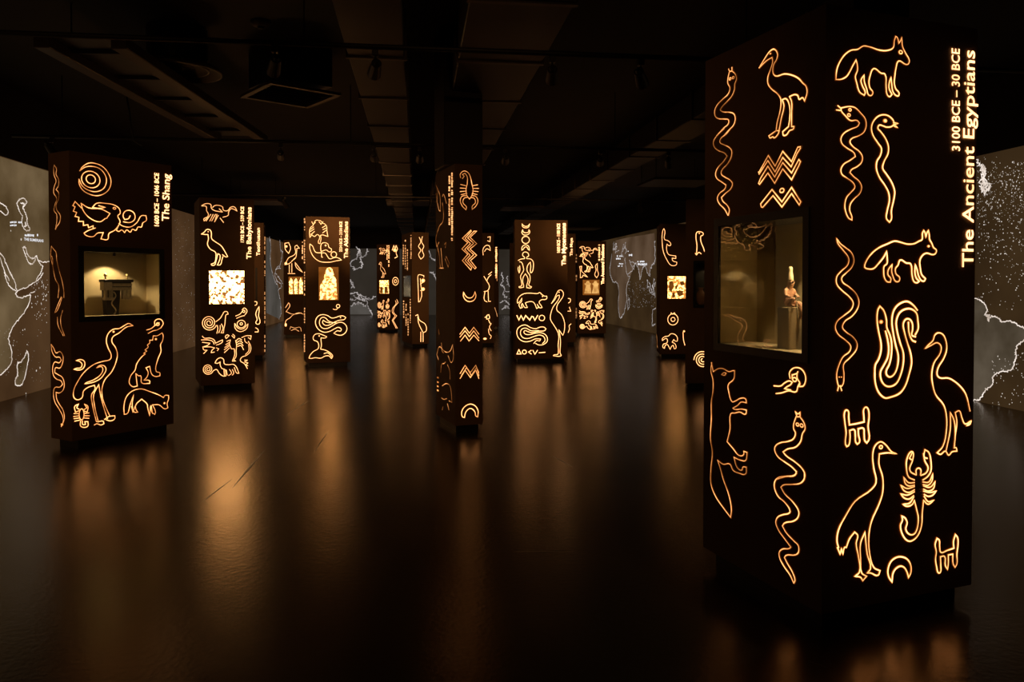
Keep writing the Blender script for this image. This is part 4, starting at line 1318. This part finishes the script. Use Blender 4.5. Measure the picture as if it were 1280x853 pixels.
glyph(ML, 'coastline', [(L3, '235,715 215,745 190,740 170,690 150,640 165,635 180,680 210,710 230,705 240,693 250,715 265,745 285,760 272,800 240,853;250,720 285,735 340,728')], cw, mat=M_COAST, jag=0.005)
glyph(ML, 'coastline', [(L3, '-40,620 0,675 20,700 40,750 90,853;-40,650 0,715 30,800 60,853'), (L4, '25,0 35,40 55,85 95,120;60,0 90,60 105,125')], cw, mat=M_COAST, jag=0.005)
glyph(ML, 'coastline', [(L3, '-60,330 0,340 35,365 52,395 45,418 0,395 -60,390')], cw, mat=M_COAST, jag=0.005)
glyph(ML, 'coastline', [(L4, '270,5 250,40 215,65 170,95 105,125 95,140 115,160 185,145 190,145 185,185 150,255 100,315 65,375 52,420 70,490 70,565 30,620 0,650 -60,700;190,135 215,125')], cw, mat=M_COAST, jag=0.005)
glyph(ML, 'coastline', [(L4, '168,498 178,530 170,590 140,700 115,715 95,700 100,665 110,650 108,580 135,560 155,530*')], cw, mat=M_COAST, jag=0.005)
land(ML, 'island_area', L4, '168,498 178,530 170,590 140,700 115,715 95,700 100,665 110,650 108,580 135,560 155,530', M_LANDL, 0.0025)
lettering(ML, 'map_label', 'THE SUMERIANS', (29.6, 300.6), (54.0, 303.0), 3.6, 0.02, mat=M_LABEL, horizontal=True)
dash_lines(ML, 'map_label', [(29.0, 292.6, 48.6, 296.2)], 1.0, 1.7, mat=M_LABEL, horizontal=True)
dash_lines(ML, 'map_label', [(12.4, 276.6, 27.0, 279.4)], 1.0, 1.7, mat=M_LABEL, horizontal=True)
dash_lines(ML, 'map_label', [(12.4, 280.6, 22.6, 283.2)], 1.0, 1.7, mat=M_LABEL, horizontal=True)
sp_ = [(26, 299.4, 0.018), (13, 288.5, 0.012), (28, 413, .012), (30.5, 412, .012), (45, 463.5, .016), (49.5, 460, .016), (16, 432, .012), (33.5, 431, .010), (17, 426, .008), (32, 492, .01)]
for k in range(70):
    sp_.append((rnd.uniform(39, 60), 348 + abs(rnd.gauss(0, 26)), rnd.uniform(.005, .012)))
for k in range(60):
    sp_.append((rnd.uniform(0, 60), rnd.uniform(410, 480), rnd.uniform(.002, .005)))
for k in range(160):
    sp_.append((rnd.uniform(217, 243), rnd.uniform(272, 430), rnd.uniform(.003, .009)))
specks(ML, 'light_specks', sp_, M_SPECK, rnd)
L8 = (315, 260, 5.33)
land(ML, 'land_area', L8, '115,195 125,260 120,340 140,450 175,530 175,550 195,640 195,700 180,740 95,700 92,420 98,200', M_LANDB)
glyph(ML, 'coastline', [(L8, '115,195 125,260 120,340 140,450 175,530;185,220 190,280 205,290 190,370 160,410 150,450 170,500;160,410 190,400;165,480 200,520 175,550 190,640 195,700 180,740;150,440 185,470 205,510')], 0.014, mat=M_COASTDIM, jag=0.03)

# ---- right wall
MR = screen('projection_screen', (XR, YB - 0.1, 0), (XR, 3.0, 0), M_MAPR, 'long brown map screen along the right wall, speckled with white dots')
R5, R6, R7 = (1215, 185, 5.17), (1215, 340, 4.739), (755, 280, 6.09)
land(MR, 'land_area', R6, '-80,150 30,160 60,175 90,225 75,255 105,255 120,262 160,275 175,295 220,290 250,300 308,335 400,350 400,330 308,405 265,445 260,510 235,580 180,590 125,620 125,660 80,705 45,755 30,760 -80,765', M_LANDR)
glyph(MR, 'coastline', [(R6, '-60,150 30,160 60,175 90,225 75,255 105,255 95,290 120,262 160,275 175,295 220,290 250,300 308,335 380,345;380,360 308,405 265,445 260,510 235,580 180,590 125,620 125,660 80,705 45,755 30,760 -60,765;80,258 100,268 92,280;75,690 95,700')], cw, mat=M_COAST, jag=0.005)
glyph(MR, 'coastline', [(R5, '20,80 50,100 85,150 70,200 110,240 100,280 60,270;45,110 70,130 85,170 60,210 95,235 110,265 80,285 50,250;60,120 75,180 55,200;60,225 90,250 70,270')], cw, mat=M_COAST, jag=0.02)
sp_ = []
for k in range(620):
    x, y = rnd.uniform(1222, 1285), 195 + abs(rnd.gauss(0, 75)) + rnd.uniform(0, 20)
    if y > 398:
        continue
    sp_.append((x, y, rnd.choice((.003, .004, .005, .006, .009))))
for k in range(60):
    sp_.append((rnd.uniform(1240, 1285), rnd.uniform(440, 506), rnd.uniform(.004, .009)))
specks(MR, 'light_specks', sp_, M_SPECK, rnd)
cf = 0.013
land(MR, 'land_area', R7, '50,300 45,350 60,420 75,445 100,450 115,520 110,600 120,710 140,705 165,630 175,560 170,510 200,400 225,340 240,300 265,350 275,430 295,340 310,320 335,380 350,400 355,330 385,290 390,200 388,135 385,70 300,85 200,100 90,125 70,200', map_mat('map_light_land_far', (0.058, 0.032, 0.016), (0.12, 0.075, 0.045), 1.0, 0.7))
glyph(MR, 'coastline', [(R7, '50,300 45,350 60,420 75,445 100,450 115,520 110,600 120,710 140,705 165,630 175,560 170,510 200,400 180,390 165,320 160,260')], cf, mat=M_COASTDIM, jag=0.02)
glyph(MR, 'coastline', [(R7, '195,270 215,330 222,318;180,385 225,340 240,300 265,350 275,430 295,340 310,320 335,380 350,400;240,300 200,295')], cf, mat=M_COASTDIM, jag=0.02)
glyph(MR, 'coastline', [(R7, '385,130 390,200 385,290 355,330 350,390;325,420 345,500 390,550;340,440 370,520 395,540;385,420 372,470 380,500;390,440 385,480')], cf * 1.2, mat=M_COASTDIM, jag=0.03)
glyph(MR, 'coastline', [(R7, '180,600 190,565 195,610 182,655*')], cf, mat=M_COASTDIM, jag=0.02)
glyph(MR, 'coastline', [(R7, '370,655 395,640;370,650 368,770 392,768')], cf, mat=M_COASTDIM, jag=0.02)
glyph(MR, 'coastline', [(R7, '75,140 70,200 100,170 85,220 115,200;150,150 140,200 165,170 130,230 150,250;80,160 95,150 85,190;165,140 155,180 175,200 160,230;60,230 50,300')], cf, mat=M_COASTDIM, jag=0.02)
for r in ((771.2, 319.3, 778, 321.4), (770.2, 322.4, 777, 324.6), (774, 329, 779.0, 330.8), (772.6, 331.6, 778.8, 333.8), (783.4, 313.6, 786, 315), (786.2, 317.6, 791, 320.4), (797, 326.0, 806, 328.2), (797.4, 329.0, 809, 332.0)):
    dash_lines(MR, 'map_label', [r], 1.0, 1.5, mat=M_LABEL, horizontal=True)
sp_ = []
for k in range(150):
    sp_.append((755 + rnd.uniform(170, 390) / 6.09, 280 + rnd.uniform(440, 640) / 6.09, rnd.uniform(.006, .02)))
specks(MR, 'light_specks', sp_, M_COASTDIM, rnd)

# ---- far end wall
MB = screen('projection_screen', (XL + 0.1, YB, 0), (XR - 0.1, YB, 0), M_MAPB, 'grey map screen on the far end wall, seen between the distant pillars')
B8 = (430, 290, 7.755)
land(MB, 'land_area', B8, '40,800 40,740 65,730 100,690 130,710 140,680 180,700 210,720 240,740 275,800', M_LANDB)
glyph(MB, 'coastline', [(B8, '125,160 150,190 130,220 125,250 80,280 65,310 90,350 110,360 170,340 175,300 160,260 170,240;225,165 215,215 175,250;140,170 160,200 150,230')], 0.018, mat=M_COASTDIM, jag=0.026)
glyph(MB, 'coastline', [(B8, '65,470 80,500 100,550;60,600 120,590 140,610 180,620 260,650 300,630;60,660 90,660 160,650 200,670;70,500 95,530 75,540;90,620 130,640 150,620 190,650 250,665')], 0.018, mat=M_COASTDIM, jag=0.026)
glyph(MB, 'coastline', [(B8, '65,730 100,690 130,710 140,680 180,700 210,720;215,670 240,740 275,800')], 0.018, mat=M_COASTDIM, jag=0.026)
glyph(MB, 'coastline', [((620, 330, 10), '60,120 90,200 60,260 110,300 90,380 130,420;140,150 150,260 200,300 180,420 210,500;60,480 120,460 160,500 210,480;70,560 130,540 200,570;100,340 160,350')], 0.018, mat=M_COASTDIM, jag=0.026)
glyph(MB, 'coastline', [((530, 300, 10), '60,130 90,220 140,260;70,400 120,420 150,500')], 0.018, mat=M_COASTDIM, jag=0.026)

# ================================================================== ceiling services
def duct(name, x0, x1, z0, z1, y0, y1, label, mat=M_DUCT, seam=1.5):
    root = empty(name, ((x0 + x1) / 2, y0, z0), label, 'duct', 'ceiling ducts')
    bm = bmesh.new()
    add_box(bm, (0, (y1 - y0) / 2, (z1 - z0) / 2), (x1 - x0, y1 - y0, z1 - z0), 0, 0.01)
    bm_obj('duct_body', bm, mat, root)
    y = seam * 0.5
    me0 = None
    while y < y1 - y0:
        if me0 is None:
            bm = bmesh.new()
            add_box(bm, (0, 0, (z1 - z0) / 2), (x1 - x0 + 0.04, 0.05, z1 - z0 + 0.03))
            o = bm_obj('seam_flange', bm, M_VENT, root)
            me0 = o.data
        else:
            o = bpy.data.objects.new('seam_flange', me0)
            COL.objects.link(o)
            o.parent = root
        o.location = (0, y, 0)
        y += seam
    for yy in (2.0, (y1 - y0) * 0.5, y1 - y0 - 2.0):
        for sx in (-1, 1):
            bm = bmesh.new()
            add_tube(bm, (sx * (x1 - x0) * 0.5, yy, (z1 - z0) * 0.5), (sx * (x1 - x0) * 0.5, yy, ZC - z0), 0.008, n=6)
            bm_obj('hanger_rod', bm, M_DARKMET, root)
    return root


def lat_at(px, py, z):
    return at_height(px, py, z)


ZD = 3.55
a = at_height(420, 20, ZD); b = at_height(503, 20, ZD)
duct('air_duct', a.x, b.x, ZD, ZD + 0.42, 3.2, 33, 'long dark air duct on the ceiling, left of the middle')
a = at_height(581, 30, ZD); b = at_height(705, 30, ZD)
duct('air_duct', a.x, b.x, ZD, ZD + 0.42, 3.2, 33, 'wide dark air duct on the ceiling above the middle pillar')
a = at_height(870, 150, ZD + .1); b = at_height(925, 150, ZD + .1)
duct('air_duct', 3.6, 4.1, ZD + 0.15, ZD + 0.5, 6, 34, 'slim dark air duct on the ceiling towards the right wall')

# cable trough running away on the left
p0, p1 = at_height(100, 60, 3.6), at_height(300, 178, 3.6)
d = (p1 - p0); d.z = 0
L_ = d.length
root = empty('cable_trough', (p0.x, p0.y, 3.6), 'dark open cable trough slanting across the ceiling at the upper left', 'cable trough')
root.rotation_euler.z = math.atan2(d.y, d.x)
bm = bmesh.new(); add_box(bm, (L_ / 2, 0, 0.10), (L_, 0.52, 0.01)); bm_obj('trough_base', bm, M_FRAME, root)
for s, mt in ((-1, M_VENT), (1, M_VENT)):
    bm = bmesh.new(); add_box(bm, (L_ / 2, s * 0.33, 0.05), (L_, 0.14, 0.10), 0, 0.008); bm_obj('side_rail', bm, mt, root)
k = 0.4
first = None
while k < L_:
    if first is None:
        bm = bmesh.new(); add_box(bm, (0, 0, 0.08), (0.03, 0.56, 0.03)); first = bm_obj('rung', bm, M_DARKMET, root); o = first
    else:
        o = first.copy(); COL.objects.link(o); o.parent = root
    o.location.x = k
    k += 0.9
for kk in (0.6, L_ * 0.5, L_ - 0.5):
    bm = bmesh.new(); add_tube(bm, (kk, 0.38, 0.05), (kk, 0.38, ZC - 3.6), 0.008, n=6); bm_obj('hanger_rod', bm, M_DARKMET, root)

# round diffuser
c = at_height(222, 91, 3.75)
root = empty('round_diffuser', (c.x, c.y, 3.75), 'round air diffuser with concentric rings on the dark ceiling, upper left', 'air diffuser')
for r0, r1, z in ((0.42, 0.36, 0.0), (0.29, 0.23, 0.03), (0.16, 0.10, 0.05)):
    bm = bmesh.new()
    lathe(bm, [(r1, z + 0.05), (r0, z), (r0 + 0.02, z), (r0 + 0.02, z + 0.03), (r1 + 0.01, z + 0.08)], (0, 0, 0), 40)
    bm_obj('ring', bm, M_VENT, root, True)
bm = bmesh.new(); lathe(bm, [(0.07, 0.05), (0.05, 0.03), (0.01, 0.025)], (0, 0, 0), 20); bm_obj('centre_cap', bm, M_VENT, root, True)
bm = bmesh.new(); add_tube(bm, (0, 0, 0.08), (0, 0, ZC - 3.75), 0.30, n=28); bm_obj('neck', bm, M_FRAME, root)

# square vent, set diagonally
c = at_height(363, 121, 3.7)
root = empty('square_vent', (c.x, c.y, 3.7), 'square air vent turned diagonally on the dark ceiling, right of the round diffuser', 'air vent')
root.rotation_euler.z = math.radians(33)
for sx, sy, w, h in ((0, .40, .84, .06), (0, -.40, .84, .06), (.40, 0, .06, .74), (-.40, 0, .06, .74)):
    bm = bmesh.new(); add_box(bm, (sx, sy, 0.015), (w, h, 0.03)); bm_obj('frame_bar', bm, M_VENT, root)
for k in range(8):
    bm = bmesh.new()
    add_box(bm, (0, 0, 0), (0.74, 0.085, 0.006))
    bmesh.ops.transform(bm, matrix=Matrix.Translation((0, -0.325 + k * 0.093, 0.03)) @ Matrix.Rotation(0.5, 4, 'X'), verts=bm.verts)
    bm_obj('slat', bm, M_VENT, root)
bm = bmesh.new(); add_box(bm, (0, 0, (ZC - 3.7) / 2 + 0.05), (0.7, 0.7, ZC - 3.7 - 0.1)); bm_obj('vent_box', bm, M_FRAME, root)

# small sprinkler / smoke ring
def detector(px, py, label):
    c = at_height(px, py, ZC - 0.06)
    root = empty('smoke_detector', (c.x, c.y, ZC), label, 'smoke detector', 'ceiling detectors')
    bm = bmesh.new(); lathe(bm, [(0.10, 0), (0.10, -0.02), (0.075, -0.05), (0.02, -0.06)][::-1], (0, 0, 0), 20); bm_obj('housing', bm, M_VENT, root, True)
    bm = bmesh.new(); lathe(bm, [(0.03, -0.075), (0.035, -0.06)], (0, 0, 0), 12); bm_obj('sensor', bm, M_DARKMET, root, True)
detector(326, 34, 'small round detector on the ceiling above the diffuser')

# cross rails carrying spotlights; the closest and rear ones are added for fill
def rail(y, z, x0, x1, label):
    root = empty('lighting_rail', ((x0 + x1) / 2, y, z), label, 'lighting rail', 'ceiling lighting rails')
    bm = bmesh.new(); add_tube(bm, ((x0 - x1) / 2, 0, 0), ((x1 - x0) / 2, 0, 0), 0.022, n=10); bm_obj('rail_tube', bm, M_DARKMET, root)
    for t in (-0.45, -0.15, 0.15, 0.45):
        bm = bmesh.new(); add_tube(bm, (t * (x1 - x0), 0, 0), (t * (x1 - x0), 0, ZC - z), 0.007, n=6); bm_obj('drop_rod', bm, M_DARKMET, root)
    return root


RY = {}
for key, y, lab in (('d', -1.6, 'added unseen lighting rail crossing overhead behind the viewpoint'),
                    ('a', 6.2, 'added thin lighting rail crossing closest overhead under the ceiling ducts'),
                    ('b', at_height(520, 181, 3.42).y, 'second lighting rail crossing under the ceiling, above the middle pillar'),
                    ('c', at_height(520, 247, 3.42).y, 'farthest thin lighting rail crossing under the ceiling ducts')):
    RY[key] = (y, 3.42)
    rail(y, 3.42, XL + 0.3, XR - 0.3, lab)

M_ADDED_LENS = emit_noise('added_spot_lens', (0.5, 0.2, 0.05), (0.6, 0.26, 0.07), 0.5, 5)  # faint glow for the lenses of the added fill spotlights


def spot(px, key, label, target, watts=0.0, cone=34):
    """track spotlight clamped under a rail; the dim warm ones are added to brighten the pillar faces"""
    y, z = RY[key]
    d_ = ray(px, HORIZON)
    x = d_.x / d_.y * y if y > 0 else {150: -2.5, 575: 0.4, 1080: 2.6}[target[0]]
    root = empty('track_spotlight', (x, y, z - 0.024), label, 'spotlight', 'track spotlights')
    bm = bmesh.new(); add_box(bm, (0, 0, -0.027), (0.05, 0.06, 0.05), 0, 0.005); bm_obj('clamp', bm, M_DARKMET, root)
    bm = bmesh.new(); add_tube(bm, (0, 0, -0.05), (0, 0, -0.11), 0.009, n=8); bm_obj('stem', bm, M_DARKMET, root)
    c = Vector((0, 0, -0.15))
    t = plan(*target) + Vector((0, 0, 1.35)) - Vector((x, y, z - 0.17)) if target else Vector((0.3, 0.5, -0.7))
    v = t.normalized()
    bm = bmesh.new(); add_tube(bm, c - v * 0.09, c + v * 0.09, 0.040, 0.055, n=16); can = bm_obj('lamp_can', bm, M_DARKMET, root, False)
    bm = bmesh.new(); add_tube(bm, c + v * 0.088, c + v * 0.094, 0.047, n=16); bm_obj('lens', bm, M_ADDED_LENS if watts else M_VENT, can)
    bm = bmesh.new(); add_tube(bm, c - v * 0.09, c - v * 0.12, 0.03, 0.02, n=12); bm_obj('heat_sink', bm, M_FRAME, can)
    if watts:
        ld = bpy.data.lights.new('added_fill_beam', 'SPOT')  # added fill, lifts pillar faces that the glowing lines leave black
        ld.energy = watts * W_FILL_SPOT * t.length_squared
        ld.color = (1.0, 0.52, 0.20)
        ld.spot_size = math.radians(cone)
        ld.spot_blend = 0.8
        ld.shadow_soft_size = 0.05
        lo = bpy.data.objects.new('added_fill_beam', ld)
        COL.objects.link(lo)
        lo.parent = root
        lo.location = c + v * 0.13
        lo.rotation_euler = v.to_track_quat('-Z', 'Y').to_euler()


for tg, k_, lab in (((150, 7.6), .9, 'added dim warm fill spotlight on the rail behind the viewpoint facing the Shang pillar'),
                    ((575, 8.0), .95, 'added dim warm fill spotlight on the rail behind the viewpoint facing the middle pillar'),
                    ((1080, 3.9), .4, 'added dim warm fill spotlight on the rail behind the viewpoint facing the nearest pillar')):
    spot(1140 if tg[0] < 1000 else 140, 'd', lab, tg, k_)  # added behind the camera to lift the near pillars
spot(345, 'a', 'added dim warm fill spotlight on the closest rail, left, facing the Babylonians pillar', (284, 11.1), 1)
spot(470, 'a', 'added dim warm fill spotlight on the closest rail facing the Akkadians pillar', (408, 14.2), 1)
spot(690, 'a', 'added dim warm fill spotlight on the closest rail facing the Mycenaeans pillar', (676, 14.9), 1)
spot(800, 'a', 'added dim warm fill spotlight on the closest rail, rightmost of its row', (880, 11.4), .9)
spot(66, 'b', 'unlit track spotlight at the left end of the second rail', None)
spot(352, 'b', 'added dim warm fill spotlight on the second rail, leftmost of the lit ones there', (368, 21.9), 1.3)
spot(468, 'b', 'added dim warm fill spotlight on the second rail facing the small far pillar', (485, 24.2), 1.3)
spot(525, 'b', 'added dim warm fill spotlight on the second rail facing the slim pillar with the grey case', (517, 18.8), 1)
spot(632, 'b', 'added dim warm fill spotlight on the second rail just right of the middle pillar', (612, 19.0), 1)
spot(750, 'b', 'added dim warm fill spotlight on the second rail facing the Puebloans pillar', (738, 22.3), 1.2)
spot(835, 'b', 'added dim warm fill spotlight on the second rail facing the pillar with the relief panel', (846, 15.9), .9)
spot(800, 'c', 'unlit track spotlight on the farthest rail above the right map wall', None)
spot(357, 'c', 'unlit track spotlight on the farthest rail above the Teotihuacan pillar', None)

# ceiling tiles / panels catching the glow of the far pillars
for px, py, w, lab in ((322, 254, 1.2, 'flat ceiling panel catching amber light behind the Babylonians pillar'),
                       (652, 262, 1.1, 'flat ceiling panel right of the middle pillar'),
                       (722, 287, 1.6, 'flat ceiling panel catching amber light above the Puebloans pillar'),
                       (510, 255, 1.1, 'flat ceiling panel left of the middle pillar'),
                       (845, 230, 1.3, 'flat ceiling panel above the pillar with the relief panel')):
    c = at_height(px, py, 3.60)
    root = empty('ceiling_panel', (c.x, c.y, 3.60), lab, 'ceiling panel', 'hung ceiling panels')
    bm = bmesh.new(); add_box(bm, (0, 0, 0.03), (w, 1.2, 0.05), 0, 0.008); bm_obj('panel_board', bm, M_VENT, root)
    for sx in (-1, 1):
        for sy in (-1, 1):
            bm = bmesh.new(); add_tube(bm, (sx * w * .45, sy * .5, 0.05), (sx * w * .45, sy * .5, ZC - 3.6), 0.006, n=6); bm_obj('hanger_rod', bm, M_DARKMET, root)

# loose cable dangling at the left
pts = [at_height(155, 128, 3.7), at_height(162, 150, 3.5), at_height(165, 172, 3.35), at_height(176, 190, 3.25)]
y_ = pts[0].y
bm = bmesh.new()
prev = Vector((0, 0, ZC - 3.25))
path = [Vector((0, 0, ZC - 3.2)), Vector((0.02, 0, 0.62)), Vector((0.06, 0, 0.40)), Vector((0.07, 0.02, 0.20)), Vector((0.10, 0.03, 0.05)), Vector((0.18, 0.05, 0.0))]
for a, b in zip(path, path[1:]):
    add_tube(bm, a, b, 0.010, n=6)
o = bm_obj('dangling_cable', bm, M_DARKMET, None)
o.location = (pts[0].x, y_, 3.2)
tag(o, 'loose dark cable hanging from the ceiling above the Shang pillar', 'cable')

# column head carrying the ceiling above the middle pillar
bm = bmesh.new()
c = (H.L.A + H.K.A) / 2
add_box(bm, (0, 0, 0), (0.42, 0.42, ZC - Z1 - 0.002), math.atan2(H.R.u.y, H.R.u.x), 0.01)
o = bm_obj('trim_1', bm, M_DUCT)
o.location = (c.x, c.y, (Z1 + ZC) / 2 + 0.001)
o['kind'] = 'structure'
